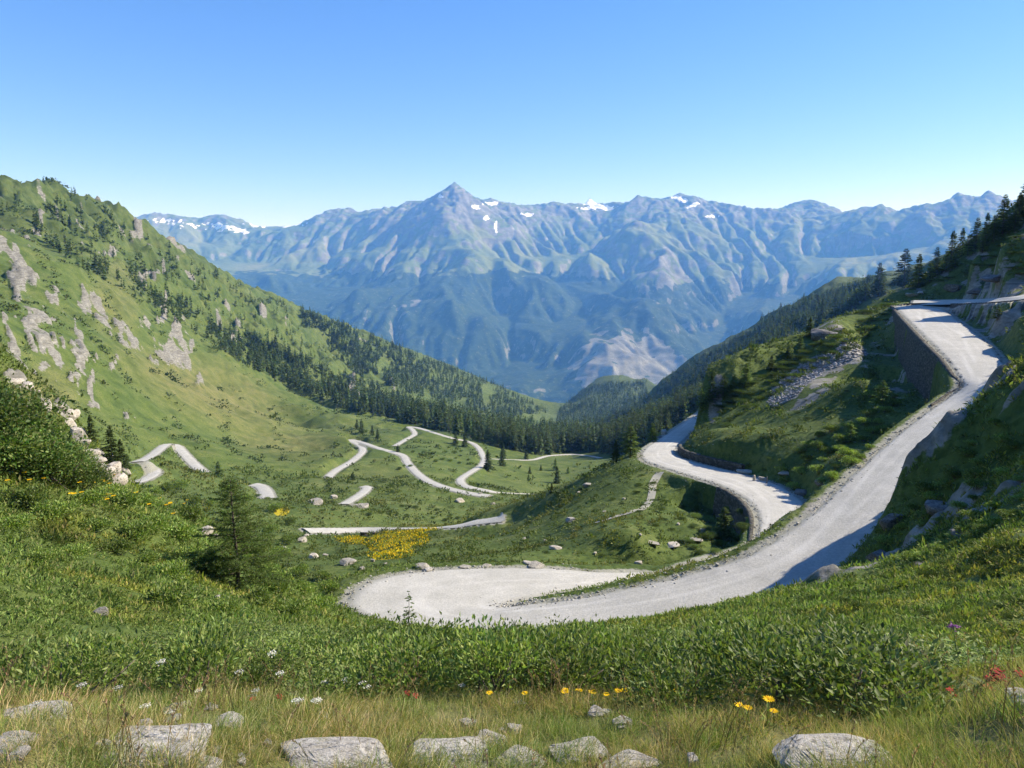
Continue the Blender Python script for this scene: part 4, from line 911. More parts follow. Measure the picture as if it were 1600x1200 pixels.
def herb(seed, n, h, L, W, spread, cols):
    r = np.random.default_rng(seed); d = unit(r.standard_normal((n, 3))); d[:, 2] = np.abs(d[:, 2])
    P = d*np.array([spread, spread, h*.7])*(.35+.65*r.random((n, 1))**.5)
    return leafquads(P, unit(d+r.normal(0, .5, (n, 3))+[0, 0, .3]), unit(r.normal(0, .5, (n, 3))+[.25, 0, .9]), L*(.6+.8*r.random(n)), W*(.6+.8*r.random(n)), pal(cols, n, r))
STRAW = [(.50, .43, .25), (.42, .37, .19), (.30, .31, .12), (.23, .28, .09), (.46, .36, .23), (.55, .48, .32)]
FRESH = [(.15, .22, .045), (.20, .28, .07), (.12, .19, .045), (.27, .31, .10)]
# --- meadow and herb tufts between 4 m and 130 m, evenly spread over the slope as it recedes
def scatter(n, r0, r1, th0=-.70, th1=.70):
    th = rg.uniform(th0, th1, n); lr = rg.uniform(math.log(r0), math.log(r1), n); r = np.exp(lr); return np.sin(th)*r, np.cos(th)*r, r
RM = rockmask
def clear(X, Y, d=.25, rock=.35):
    return (grab(nearroad, X, Y) > d) & (grab(RM, X, Y) < rock)
def cover(name, protos, n, r0, r1, size, dens, mulfn=None, road=.35, th=(-.70, .70), mat=None):
    X, Y, r = scatter(n, r0, r1, *th); k = clear(X, Y, road) & (rg.random(n) < dens(X, Y, r)); X, Y, r = X[k], Y[k], r[k]; n = len(X)
    pos = np.c_[X, Y, zat(X, Y)]; s = size*r*(.6+.8*rg.random(n))*(.45+.55*sm(grab(nearroad, X, Y), .3, 3.5)); hn = 1+1.1*fbm(np.arctan2(X, Y)/.05+9, np.log(r)/.06, 3, 171); s = np.c_[s, s, s*(.6+.5*rg.random(n))*hn.clip(.4, 2)]
    mul = (np.clip(1+.15*rg.standard_normal((n, 1)), .5, 1.6)*np.ones((1, 3))) if mulfn is None else mulfn(X, Y, r)
    V, T, C = merge_instances(protos, pos, s, rg.random(n)*6.28, rg.integers(0, len(protos), n), mul)
    print(name, n, len(T)); tag(link(name, mesh(name, V, T, mat or M_GRASS, False, {'tint': C})), kind='stuff')
def mottled(X, Y, r):
    t = np.arctan2(X, Y); l = np.log(r); a = fbm(t/.16, l/.16, 3, 80); b = fbm(t/.05, l/.05, 2, 84)
    g = np.clip(1+.45*a+.3*b, .45, 1.7)[:, None]; w = sm(fbm(t/.25+5, l/.25, 3, 88), -.1, .4)[:, None]
    return g*(1-w+w*np.array([1.35, 1.08, .9]))
herbs = [herb(400+i, 11, 1, .62, .24, .6, GREEN1+FRESH) for i in range(5)]+[tuft(410+i, 9, 1.0, .07, .35, FRESH, .6) for i in range(4)]
U_, V_p = None, None
def dens_herb(X, Y, r):
    cl = fbm(np.arctan2(X, Y)/.07, np.log(r)/.09, 3, 92); return sm(cl, -.45, .1)*.9+.1
cover('alpine_herbs', herbs, 120000, 4.0, 52, .0074, dens_herb, mottled)
# far slopes: low heath in clumps with gaps, and darker dwarf shrubs
heath = [herb(430+i, 10, .8, .62, .32, .75, GREEN2) for i in range(5)]
def dens_far(X, Y, r):
    cl = fbm(np.arctan2(X, Y)/.02, np.log(r)/.05, 3, 96); big = fbm(np.arctan2(X, Y)/.15, np.log(r)/.2, 2, 99); return sm(cl+.5*big, -.02, .35)*.85+.12
cover('heath', heath, 70000, 45, 300, .0042, dens_far, mottled, .8)
heath2 = [herb(440+i, 9, 1.0, .7, .4, .8, [(.055, .085, .028), (.07, .105, .034), (.09, .12, .045)]) for i in range(4)]
def dens_dark(X, Y, r):
    cl = fbm(np.arctan2(X, Y)/.02+3, np.log(r)/.04, 3, 106); return sm(cl, .12, .34)*(1-.9*grab(mnd, X, Y))*(.25+.75*sm(np.arctan2(X, Y), .0, .12))
cover('dwarf_shrubs', heath2, 20000, 55, 420, .0055, dens_dark, mottled, 1.2)
cover('mountain_scrub', heath2, 32000, 250, 1000, .0034, lambda X, Y, r: sm(fbm(np.arctan2(X, Y)/.03, np.log(r)/.09, 4, 151), .02, .3)*(.35+.65*sm(grab(GZ, X, Y), -60, 20)), mottled, 3, (-.68, -.03))
# yellow flower carpet below the valley road
n = 9000; u = rg.normal(612, 42, n); v = rg.normal(848, 13, n); H = hits(u, v, 60); k = ~np.isnan(H[:, 0]); H = H[k]
yw = grab(yellow, H[:, 0], H[:, 1])+.5*fbm(H[:, 0]/3, H[:, 1]/3, 3, 4); H = H[(yw > .35) & (grab(nearroad, H[:, 0], H[:, 1]) > .6)]; n = len(H)
yp = [herb(460+i, 7, .8, .5, .42, .8, [(.62, .46, .01), (.70, .52, .02), (.12, .18, .03)]) for i in range(3)]
V, T, C = merge_instances(yp, H, .34*(.6+.8*rg.random(n)), rg.random(n)*6.28, rg.integers(0, 3, n))
tag(link('yellow_flower_carpet', mesh('yellow_flower_carpet', V, T, M_GRASS, False, {'tint': C})), kind='stuff')
# --- the dry grass at the photographer's feet
def grassfield(name, n, r0, r1, protos, hfun, dens):
    X, Y, r = scatter(n, r0, r1, -.80, .80); k = rg.random(n) < dens(X, Y, r); X, Y, r = X[k], Y[k], r[k]; n = len(X)
    pos = np.c_[X, Y, zat(X, Y)]; s = hfun(X, Y, r)*(.6+.7*rg.random(n)); w = np.clip(fbm(X/.45, Y/.45, 3, 120)*1.8+.62, 0, 1)
    mul = (1-w[:, None])*np.array([.95, 1.1, .8])+w[:, None]*np.array([1.4, 1.22, 1.12]); mul = mul*(1+.12*rg.standard_normal((n, 1)))
    V, T, C = merge_instances(protos, pos, np.c_[s*1.1, s*1.1, s], rg.random(n)*6.28, rg.integers(0, len(protos), n), mul)
    print(name, n, len(T)); tag(link(name, mesh(name, V, T, M_GRASS, False, {'tint': C})), kind='stuff')
fine = [tuft(470+i, 14, 1, .017, .32, STRAW+FRESH[:3], .55) for i in range(8)]
grassfield('dry_grass', 21000, 1.7, 5.4, fine, lambda X, Y, r: .085+.05*fbm(X/.7, Y/.7, 2, 131), lambda X, Y, r: sm(fbm(X/.3, Y/.3, 3, 133), -.5, .1)*(1-sm(r+.5*noise(X/.5, Y/.5, 44), 4.1, 5.3)))
# seeding stalks standing above it
def stalk(seed):
    r = np.random.default_rng(seed); b = MB(); L = 1
    d = np.array([r.normal(0, .18), r.normal(0, .18), 1]); P = np.array([[0, 0, -.05], d*.5, d*.8+[d[0]*.2, d[1]*.2, 0], d+[d[0]*.6, d[1]*.6, -.02]])
    V = []; b.tube(P, [.007, .006, .005, .003], 3, (.30, .25, .13), cap=False)
    n = 16; f = .72+.28*r.random(n); q = np.c_[[np.interp(f, [0, .5, .8, 1], P[:, c]) for c in range(3)]].T
    V, T, C = leafquads(q, unit(r.normal(0, .35, (n, 3))+[0, 0, 1]), r.standard_normal((n, 3)), .06, .018, pal([(.36, .26, .17), (.30, .2, .14), (.40, .33, .2)], n, r)); b.add(V, None, T, C)
    V = np.concatenate(b.V); C = np.concatenate(b.C); T = [t for t in b.T]
    for Q in b.Q: T += [Q[:, [0, 1, 2]], Q[:, [0, 2, 3]]]
    return V, np.concatenate(T), C
stk = [stalk(490+i) for i in range(7)]
grassfield('seeding_grass', 2600, 1.8, 5.6, stk, lambda X, Y, r: .20+0*X, lambda X, Y, r: sm(fbm(X/.5+4, Y/.5, 2, 140), -.1, .4))
# ================================================================ rocks
import bmesh
def mat_rock(name, base, dark, pale, lich=.35):
    m, nt, b = nodes(name); n = N(nt); tc = n.n('ShaderNodeTexCoord').outputs['Object']
    mp = n.n('ShaderNodeMapping'); n.l(tc, mp.inputs[0]); oi = n.n('ShaderNodeObjectInfo')
    cb = n.n('ShaderNodeCombineXYZ'); mm = n.math('MULTIPLY', oi.outputs['Random'], 40.); n.l(mm, cb.inputs[0]); n.l(mm, cb.inputs[2]); n.l(cb.outputs[0], mp.inputs['Location'])
    v = mp.outputs[0]
    f = n.noise(1.6, 9, .7, v); g = n.noise(9, 6, .75, v); sx = n.n('ShaderNodeVectorMath', operation='MULTIPLY'); n.l(v, sx.inputs[0]); sx.inputs[1].default_value = (.7, .7, 4)
    st = n.noise(2.2, 7, .7, sx.outputs[0], .5)
    c = n.ramp(st, [(.3, dark), (.5, base), (.7, pale)])
    c = n.mix(n.ramp(g, [(.38, .8), (.5, 0)]), c, tuple(x*.35 for x in dark))
    cr = n.n('ShaderNodeTexNoise', noise_type='RIDGED_MULTIFRACTAL'); cr.inputs['Scale'].default_value = 1.3; cr.inputs['Detail'].default_value = 6; n.l(v, cr.inputs['Vector']); c = n.mix(n.ramp(cr.outputs['Fac'], [(.55, 0), (.85, .75)]), c, tuple(x*.4 for x in dark))
    c = n.mix(n.ramp(f, [(.55, 0), (.7, lich)]), c, (.30, .27, .13))
    c = n.mix(n.ramp(g, [(.62, 0), (.7, .5)]), c, (.62, .60, .55))
    n.l(c, b.inputs['Base Color']); h = n.math('ADD', n.math('MULTIPLY', st, 1.), n.math('MULTIPLY', g, .35)); n.l(n.bump(h, .8, .05), b.inputs['Normal']); return m
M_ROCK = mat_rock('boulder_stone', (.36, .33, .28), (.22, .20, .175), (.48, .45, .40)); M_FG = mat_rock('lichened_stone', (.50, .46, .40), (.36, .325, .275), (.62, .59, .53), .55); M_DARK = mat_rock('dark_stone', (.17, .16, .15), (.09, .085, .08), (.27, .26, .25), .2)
M_PALE = mat_rock('pale_stone', (.50, .45, .38), (.34, .29, .24), (.62, .58, .52), .15)
def rock_mesh(seed, sub=4, flat=.6, cuts=9, mat=None, tc=.5):
    r = np.random.default_rng(seed); bm = bmesh.new(); bmesh.ops.create_icosphere(bm, subdivisions=sub, radius=1.0)
    P = np.array([v.co[:] for v in bm.verts])
    for i in range(cuts):
        nn = unit(r.standard_normal(3)*[1, 1, .8]); d = .45+.4*r.random(); q = P@nn-d; P = P-np.maximum(q, 0)[:, None]*nn*.95
    top = np.array([r.normal(0, .12), r.normal(0, .12), 1]); top /= np.linalg.norm(top); q = P@top-tc; P = P-np.maximum(q, 0)[:, None]*top*.93
    d = unit(P); nzv = fbm(P[:, 0]*2+seed, P[:, 1]*2+P[:, 2]*1.7, 5, seed, .6)+.6*fbm(P[:, 2]*3+seed, P[:, 1]*2-P[:, 0], 4, seed+9, .6)
    P = P+d*(nzv*.09)[:, None]; P[:, 2] *= flat
    for v, p in zip(bm.verts, P): v.co = p
    me = bpy.data.meshes.new('boulder'); bm.to_mesh(me); bm.free(); me.materials.append(mat or M_ROCK)
    return me
FMESH = [rock_mesh(660+i, 5, .8, 12, M_FG, .22+.06*(i % 3)) for i in range(5)]
def slab_mesh(seed, mat, flat=.4, e=.3):
    r = np.random.default_rng(seed); bm = bmesh.new(); bmesh.ops.create_icosphere(bm, subdivisions=5, radius=1.0); P = np.array([v.co[:] for v in bm.verts])
    P = np.sign(P)*np.abs(P)**e*.8; P[:, 0] += .22*P[:, 1]*r.normal(); P[:, 2] += .12*P[:, 0]*r.normal()+.12*P[:, 1]*r.normal()
    for i in range(14):
        a = r.random()*6.28; nn = unit(np.array([math.cos(a), math.sin(a), r.normal(.45, .5)])); d = .66+.24*r.random(); q = P@nn-d; P = P-np.maximum(q, 0)[:, None]*nn*.95
    nzv = fbm(P[:, 0]*1.7+seed, P[:, 1]*1.7+P[:, 2], 5, seed, .6); st = noise(P[:, 2]*5+P[:, 0]*.7, P[:, 1]*1.3, seed+3)
    P = P+unit(P)*(nzv*.08+st*.025)[:, None]; P[:, 2] *= flat
    for v, p in zip(bm.verts, P): v.co = p
    me = bpy.data.meshes.new('boulder'); bm.to_mesh(me); bm.free(); me.materials.append(mat); return me
SLAB = [slab_mesh(680+i, M_FG, .38+.08*(i % 2)) for i in range(5)]
RMESH = [rock_mesh(600+i, 4 if i < 5 else 3, .55+.12*(i % 4), 9, M_ROCK) for i in range(8)]
DMESH = [rock_mesh(620+i, 3, .65, 10, M_DARK) for i in range(3)]; PMESH = [rock_mesh(630+i, 3, .7, 10, M_PALE) for i in range(3)]
rgR = np.random.default_rng(71)
def boulder(u, v, wp, hp, me, lb, gp=None, rmin=1.5, rz=None, deep=1.0, sink=.25):
    p = hit(u, v, rmin)
    if p is None: print('rock miss', u, v); return
    D = p[1]*CP-p[2]*SP; W = wp/F*D/2; Hh = hp/F*D
    o = link('boulder', me, None, (p[0], p[1], p[2]+Hh*(.5-sink)), rz if rz is not None else rgR.random()*6.28, (W, W*deep, max(Hh*.8, W*.3)))
    tag(o, lb, 'rock', gp); return o
FG = [(1312,1190,215,105,0,'large flat topped pale boulder with fine cracks beside the red flowers',.2,.9), (762,1160,58,62,1,'rounded upright stone at the head of the small rock row',.5,1), (700,1178,150,60,2,'low broad grey rock partly under grass next to the rounded stone',.3,.8),
 (812,1182,90,48,3,'squat dark grey stone just right of the rounded upright stone',1,1), (716,1168,38,24,4,'small bright white stone in front of the rounded upright one',0,1), (530,1185,190,72,1,'long grey rock slab half sunk in dry grass',.1,.7),
 (235,1172,190,80,2,'cracked pale slab lying flat in the dry grass',.3,.9), (275,1178,100,88,0,'square edged block at the end of the cracked pale slab',.6,.9), (60,1110,120,40,3,'low lichen covered rock above the cracked slab',.2,.8), (15,1155,90,50,4,'pale stone at the left edge of the grass',1.2,.9), (310,1200,80,40,3,'small stone at the foot of the square edged block',.4,1),
 (905,1170,110,42,2,'grey rock showing through the grass right of the rock row',.8,.8), (985,1185,90,34,1,'thin flat stone hidden in seeding grass',1.4,.8), (350,1128,60,28,4,'small buried stone among dry grass stalks',.3,1), (1592,1100,60,85,2,'pale angular rock cut off by the right edge of the view',.5,1), (655,1185,50,36,4,'speckled stone at the left of the low broad grey rock',.5,1)]
for (u, v, w, h, k, lb, rz, dp) in FG: boulder(u, v+(12 if w > 85 else 6), w*1.05, h*(.45 if 880 < u < 1000 else .64), (SLAB if w > 85 else FMESH)[k], lb, None, 1.5, rz*.5, dp, .34)
MIDR = [
 (340,944,20,26,0,'small white stone on the herb slope below the larch',None,8),(157,962,22,18,3,'pinkish stone among herbs on the near slope',None,6),
 (318,833,34,14,0,'pale flat rock left of the feathery larch',None,25),(336,840,18,10,1,'small rock touching the pale flat rock by the larch',None,25),
 (494,788,34,14,2,'long rocky knoll beside the end of the zigzag road',None,150),(521,779,12,9,0,'grey block at the right end of the rocky knoll',None,150),(565,793,34,9,1,'dark edged slab lying in the valley grass',None,140),
 (720,784,20,10,0,'lone white boulder below the sweeping valley road',None,150),(771,788,8,6,1,None,'g1',150),(750,772,7,5,1,None,'g1',150),
 (488,874,24,14,0,'grey boulder pair beside the yellow flower meadow',None,60),(545,881,30,13,1,'wide pale rock at the left end of the gravel bend',None,60),(443,859,14,9,2,None,'g2',50),(472,847,16,10,3,None,'g2',60),(583,878,8,7,4,None,'g2',60),(566,889,12,6,2,None,'g2',55),(478,838,10,6,0,None,'g2',60),(508,868,10,6,1,None,'g2',60),(430,872,12,8,0,None,'g2',50),(602,882,8,5,1,None,'g2',50),
 (660,887,26,11,2,'dark topped rock on the far rim of the gravel bend',None,50),(668,892,24,8,0,'pale rock in front of the dark topped rock on the rim',None,50),(838,884,30,9,1,'pale slabs on the rim of the bend under dark bushes',None,50),(826,880,18,6,0,None,'g3',50),(725,886,20,5,1,None,'g3',50),(760,884,18,4,2,None,'g3',50),
 (893,816,20,15,1,'grey rock standing out of the heath on the grassy spur',None,60),(918,759,20,7,2,'flat grey rock on the shoulder of the grassy spur',None,70),(868,858,20,8,0,'dark rock with bushes low on the grassy spur',None,50),(998,881,13,9,0,'small pale rock above the end of the grass island',None,50),(852,846,8,5,0,None,'g4',50),(820,842,8,4,1,None,'g4',60),(945,800,7,4,1,None,'g4',60),(930,865,7,4,0,None,'g4',50),(905,770,7,4,0,None,'g4',60),(1000,836,6,4,0,None,'g4',60),(1060,820,7,5,0,None,'g4',60),(975,780,6,4,0,None,'g4',60),
 (1020,850,26,7,3,'pale stones at the left end of the rubble strip on the spur',None,55),(1050,853,34,8,0,'rubble strip block in the middle above the hollow',None,55),(1085,845,24,9,1,'rubble at the foot of the dark wall in the hollow',None,55),(1098,832,14,12,2,'stone at the corner of the dark wall in the hollow',None,55),
 (1038,679,16,12,0,'pale boulder on the outer edge of the far road bend',None,100),(1030,684,14,9,'d','dark boulder beside the pale one on the outer road edge',None,100),
 (1165,738,26,8,'p','white slab lying on the bank above the lower road',None,70),(1193,752,18,12,'p','white block beside the roadside posts',None,70),(1226,739,26,7,'p','pale flat stone on the bank right of the roadside posts',None,70),
 (1290,522,58,26,'d','grey rock outcrop on the crest of the spur',None,120),(1312,516,30,16,'d','right shoulder of the rock outcrop on the spur crest',None,120),
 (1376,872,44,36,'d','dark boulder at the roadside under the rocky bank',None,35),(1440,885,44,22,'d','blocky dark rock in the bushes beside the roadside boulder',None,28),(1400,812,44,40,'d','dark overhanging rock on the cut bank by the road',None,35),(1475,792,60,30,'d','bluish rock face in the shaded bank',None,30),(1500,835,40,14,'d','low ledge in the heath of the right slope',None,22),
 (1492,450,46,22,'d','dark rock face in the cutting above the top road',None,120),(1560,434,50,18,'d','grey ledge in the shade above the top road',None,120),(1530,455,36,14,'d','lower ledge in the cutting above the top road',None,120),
 (1425,462,20,6,3,'pale stones stacked on the verge at the top bend',None,120),(1439,459,12,7,0,'upright pale stone on the verge at the top bend',None,120),
 (1232,938,18,8,0,None,'g5',30),(1268,935,34,9,3,'flat pale stones on the near road verge below the heath',None,25),(1338,905,20,7,1,'small stones at the foot of the dark boulder',None,30),(1330,925,14,6,0,None,'g5',25),(1355,955,10,5,0,None,'g5',20),
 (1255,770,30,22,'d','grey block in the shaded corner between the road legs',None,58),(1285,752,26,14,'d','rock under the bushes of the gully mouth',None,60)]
GRL = {'g1': ('tiny white stone in the valley grass below the sweeping road', 'white stones in the valley grass'), 'g2': ('grey stone scattered in the grass left of the gravel bend', 'stones left of the gravel bend'), 'g3': ('low pale stone on the far rim of the gravel bend', 'stones on the far rim of the bend'),
 'g4': ('small pale stone dotted over the heath of the grassy spur', 'stones on the grassy spur'), 'g5': ('small stone on the near verge of the gravel road', 'stones on the near verge')}
for i, (u, v, w, h, k, lb, gp, rm) in enumerate(MIDR):
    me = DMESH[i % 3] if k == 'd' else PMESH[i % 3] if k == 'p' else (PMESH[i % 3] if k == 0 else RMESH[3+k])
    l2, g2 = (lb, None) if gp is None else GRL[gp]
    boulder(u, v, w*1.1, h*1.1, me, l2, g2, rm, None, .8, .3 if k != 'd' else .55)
rf = np.random.default_rng(5)
for i in range(34):
    u = rf.uniform(0, 1150) if i % 3 else rf.uniform(0, 420); v = rf.uniform(1105, 1195); w = rf.uniform(14, 42)
    boulder(u, v, w, w*.7, FMESH[i % 5], 'small loose stone lying in the dry grass at the very front', 'loose stones in the dry grass', 1.5, None, .8, .2)
CR = [(95,640),(108,662),(118,680),(132,695),(150,722),(163,738),(178,735),(196,742),(182,752),(70,640),(20,598),(38,606),(56,618),(110,650),(140,712)]
for i, (u, v) in enumerate(CR):
    boulder(u, v, 22+rgR.random()*16, 16+rgR.random()*12, PMESH[i % 3], 'pale weathered block of the bright crag running down the left slope', 'blocks of the pale crag', 34, None, .8, .4)
# loose rubble: scree field, gravel at the road edges
def rubble(name, pos, s, mat, seed, cols=None):
    r = np.random.default_rng(seed); pr = []
    for i in range(5):
        bm = bmesh.new(); bmesh.ops.create_icosphere(bm, subdivisions=1, radius=1.0); P = np.array([v.co[:] for v in bm.verts])*(1+.3*r.standard_normal((12 if False else len(bm.verts), 1)))*[1, .8, .55]
        T = np.array([[v.index for v in f.verts] for f in bm.faces]); bm.free(); pr.append((P, T, np.ones((len(P), 3))))
    n = len(pos); g = .55+.6*r.random((n, 1))
    V, T, C = merge_instances(pr, pos, s, r.random(n)*6.28, r.integers(0, 5, n), g*np.ones((1, 3)))
    tag(link(name, mesh(name, V, T, mat, False, {'tint': C})), kind='stuff')
def mat_tinted(name, col):
    m, nt, b = nodes(name); n = N(nt); c = n.mix(1., n.attr('tint').outputs['Color'], col, 'MULTIPLY'); n.l(c, b.inputs['Base Color']); return m
M_SCREE = mat_tinted('scree_stone', (.36, .345, .33)); M_PEB = mat_tinted('pebble', (.42, .40, .36))
u = rg.uniform(1180, 1380, 9000); v = rg.uniform(500, 650, 9000); H = hits(u, v, 95); H = H[~np.isnan(H[:, 0])]; k = grab(scree, H[:, 0], H[:, 1])+.3*fbm(H[:, 0]/3, H[:, 1]/3, 2, 3) > .35; H = H[k]; H = H[:3200]
rubble('scree', H, .12+.28*rg.random(len(H))**2, M_SCREE, 4)
pts_ = []; 
for L, R, rows in ((uA, uB, (11*14, 23*14)), (uA, uB, (2*14, 11*14)), (lA, lB, (3*14, 12*14))):
    for E, O in ((L, R), (R, L)):
        seg = slice(*rows); a = E[seg]; o = O[seg]; nn = unit((a-o)[:, :2]); m = 1500
        q = rg.random(m)*(len(a)-1); i = q.astype(int); f = (q-i)[:, None]; p = a[i]*(1-f)+a[np.minimum(i+1, len(a)-1)]*f
        off = rg.normal(.25, .6, m)*np.where(rg.random(m) < .3, 2, 1); pts_.append(p[:, :2]+nn[i]*off[:, None])
pp = np.concatenate(pts_); zz = zat(pp[:, 0], pp[:, 1])+.12*(1-sm(grab(nearroad, pp[:, 0], pp[:, 1]), .0, .8)); rubble('roadside_stones', np.c_[pp, zz], (.02+.10*rg.random(len(pp))**4), M_PEB, 6)
# grass island strip inside the hairpin and the verge
# ================================================================ retaining walls
def mat_wall():
    m, nt, b = nodes('dry_stone'); n = N(nt); sx = n.n('ShaderNodeVectorMath', operation='MULTIPLY'); n.l(n.pos(), sx.inputs[0]); sx.inputs[1].default_value = (1.6, 1.6, 3.6)
    v = n.n('ShaderNodeTexVoronoi'); n.l(sx.outputs[0], v.inputs['Vector']); v.inputs['Scale'].default_value = 1.3
    e = n.n('ShaderNodeTexVoronoi', feature='DISTANCE_TO_EDGE'); n.l(sx.outputs[0], e.inputs['Vector']); e.inputs['Scale'].default_value = 1.3
    c = n.ramp(n.sep(v.outputs['Color'])[0], [(0, (.06, .055, .05)), (.5, (.10, .093, .082)), (1, (.16, .15, .133))])  # stone colour lowered below its own tone to deepen the walls' shade
    c = n.mix(n.ramp(e.outputs['Distance'], [(.02, .8), (.1, 0)]), c, (.05, .045, .04)); c = n.mix(n.ramp(n.noise(2, 6, .7), [(.5, 0), (.7, .6)]), c, (.10, .11, .06))
    n.l(c, b.inputs['Base Color']); n.l(n.bump(n.ramp(e.outputs['Distance'], [(0, 0), (.12, 1)]), .8, .08), b.inputs['Normal']); return m
M_WALL = mat_wall()
def wall(E, O, off, top, thick, label, foot=None, batter=.12, face=1, base_up=0):
    """along edge E, set off outward by off; the face looks outward (face=1) or back to the road (face=-1)"""
    E = np.asarray(E); O = np.asarray(O); n = unit((E-O)[:, :2]); ln = np.r_[0, np.cumsum(np.linalg.norm(np.diff(E[:, :2], axis=0), axis=1))]; q = np.arange(0, ln[-1], .45)
    f = lambda A: np.c_[[np.interp(q, ln, A[:, k]) for k in range(A.shape[1])]].T
    Ei, n = f(E), unit(f(n)); m = len(q); out = []; P = Ei[:, :2]+n*off; tz = Ei[:, 2]+top+.06*noise(q/1.1, q*0, 5)+.05*noise(q/.4, q*0+3, 6)
    fx = P+n*(face*thick/2); 
    gz = np.minimum.reduce([zat(*(P+n*face*d).T) for d in (thick, thick+.6, thick+1.1)])-.5 if foot is None else Ei[:, 2]+foot
    gz = np.minimum(gz, tz-.5); K = 9; rows = []
    rows.append(np.c_[P-n*(face*thick/2), gz]); rows.append(np.c_[P-n*(face*thick/2), tz])
    for k in range(K):
        t = k/(K-1); z = tz*(1-t)+gz*t; o = fx+n*(face*(batter*(tz-z)))[:, None]+n*(.05*noise(q/.7, z/.4, 7))[:, None]; rows.append(np.c_[o, z])
    V = np.stack(rows, 1); nc = V.shape[1]; F_ = grid_faces(m, nc); V = V.reshape(-1, 3)
    caps = []
    for i in (0, m-1):
        for k in range(2, nc-1): caps.append([i*nc, i*nc+k, i*nc+k+1] if i else [i*nc, i*nc+k+1, i*nc+k])
        caps.append([i*nc, i*nc+1, i*nc+2])
    me = mesh('retaining_wall', V, [F_, np.array(caps)], M_WALL); tag(link('retaining_wall', me), label, 'wall')
wall(uA[14+2:9*14-4], uB[14+2:9*14-4], .95, .12, .55, 'tall shaded stone retaining wall carrying the outer edge of the top bend')
wall(lA[3*14+8:7*14], lB[3*14+8:7*14], .95, .05, .5, 'curved stone wall under the outer edge of the lower road by the hollow')
wall(tB[10:], tA[10:], .45, .1, .5, 'stone wall below the topmost leg of the road, cut by the right side of the view')
wall(lB[8*14+4:12*14-2], lA[8*14+4:12*14-2], .8, .95, .5, 'low dark stone wall along the inside of the lower road', foot=-.4, face=-1, batter=.08)
# small stone posts and an iron marker by the lower road
def post(u, v, hp, lb, dark=False):
    p = hit(u, v, 60); D = p[1]*CP-p[2]*SP; h = hp/F*D; root = empty('roadside_post', (p[0], p[1], p[2]-.1)); b = MB(); w = .13 if not dark else .05
    P = np.array([[x*w*s_, y*w*s_, z] for z, s_ in ((0, 1.15), (h*.85, 1), (h+.1, .7)) for x, y in ((-1, -1), (1, -1), (1, 1), (-1, 1))]); Q = [[k*4+j, k*4+(j+1) % 4, k*4+4+(j+1) % 4, k*4+4+j] for k in range(2) for j in range(4)]+[[8, 9, 10, 11]]
    b.add(P, Q); link('post', b.mesh('post', M_PALE if not dark else M_DARK), root)
    c = MB(); c.add(np.array([[x*w*1.5, y*w*1.5, z] for z in (-.1, .16) for x, y in ((-1, -1), (1, -1), (1, 1), (-1, 1))]), [[j, (j+1) % 4, 4+(j+1) % 4, 4+j] for j in range(4)]+[[4, 5, 6, 7]]); link('foot', c.mesh('foot', M_ROCK), root)
    tag(root, lb, 'post')
post(1178, 753, 11, 'pale stone post on the verge of the lower road'); post(1198, 757, 13, 'thin dark marker post beside the white block by the lower road', True)
# stone culvert under the valley road
def culvert():
    p = hit(583, 836, 100); root = empty('culvert', (p[0], p[1], p[2]-.35), .05, .7); b = MB()
    def box(x0, x1, y0, y1, z0, z1): b.add([(x, y, z) for z in (z0, z1) for x, y in ((x0, y0), (x1, y0), (x1, y1), (x0, y1))], [[0, 3, 2, 1], [4, 5, 6, 7], [0, 1, 5, 4], [1, 2, 6, 5], [2, 3, 7, 6], [3, 0, 4, 7]])
    box(-3.2, -1.0, -.3, .5, -.6, 1.15); box(1.0, 3.0, -.3, .5, -.6, 1.15); box(-1.0, 1.0, -.3, .5, .72, 1.15); box(-3.0, 2.8, -.42, -.302, 1.0, 1.2)
    link('headwall', b.mesh('headwall', M_WALL), root); b = MB(); box(-.998, .998, .1, .3, -.4, .718); link('opening_shade', b.mesh('opening_shade', M_DARK), root)  # dark block plugs the mouth in place of the shade inside
    tag(root, 'small stone culvert under the straight valley road above the yellow flowers', 'culvert')
culvert()
# ================================================================ shrubs, each one a thing
rs = np.random.default_rng(91)
WIL = [shrub('willow_shrub', 700+i, .42, .42, 1250, .042, .015, GREEN1+[(.24, .30, .09)], 8, 7, .9) for i in range(4)]
BIL = [shrub('low_shrub', 710+i, .36, .26, 1500, .024, .013, GREEN2+GREEN1[:2], 9, 6, .6) for i in range(3)]
ALD = [shrub('green_alder', 720+i, 1.1, 1.0, 5200, .062, .040, GREEN2+[(.07, .13, .03), (.10, .17, .035)], 10, 9, .3) for i in range(3)]
JUN = [shrub('juniper', 730+i, 1.0, .45, 2200, .09, .028, [(.075, .115, .035), (.10, .14, .045), (.05, .085, .03), (.13, .16, .06)], 11, 7, .9, M_NEEDLE) for i in range(3)]
BUS = [shrub('leafy_bush', 740+i, 1.0, .8, 2000, .13, .06, GREEN1, 9, 8, .6) for i in range(3)]
first = set()
def put(protos, k, p, s, label, gp, cat='shrub', tilt=(0, 0)):
    k = k % len(protos); o = protos[k]; rz = rs.random()*6.28; s = tuple(s) if hasattr(s, '__len__') else (s,)*3
    if id(o) in first: o = copy_thing(o, tuple(p), rz, s)
    else: first.add(id(o)); o.location = tuple(p); o.rotation_euler = (0, 0, rz); o.scale = s
    tag(o, label, cat, gp); return o
def free(cands, u, v, d):
    return all((u-a)**2/d[0]**2+(v-b)**2/d[1]**2 > 1 for a, b in cands)
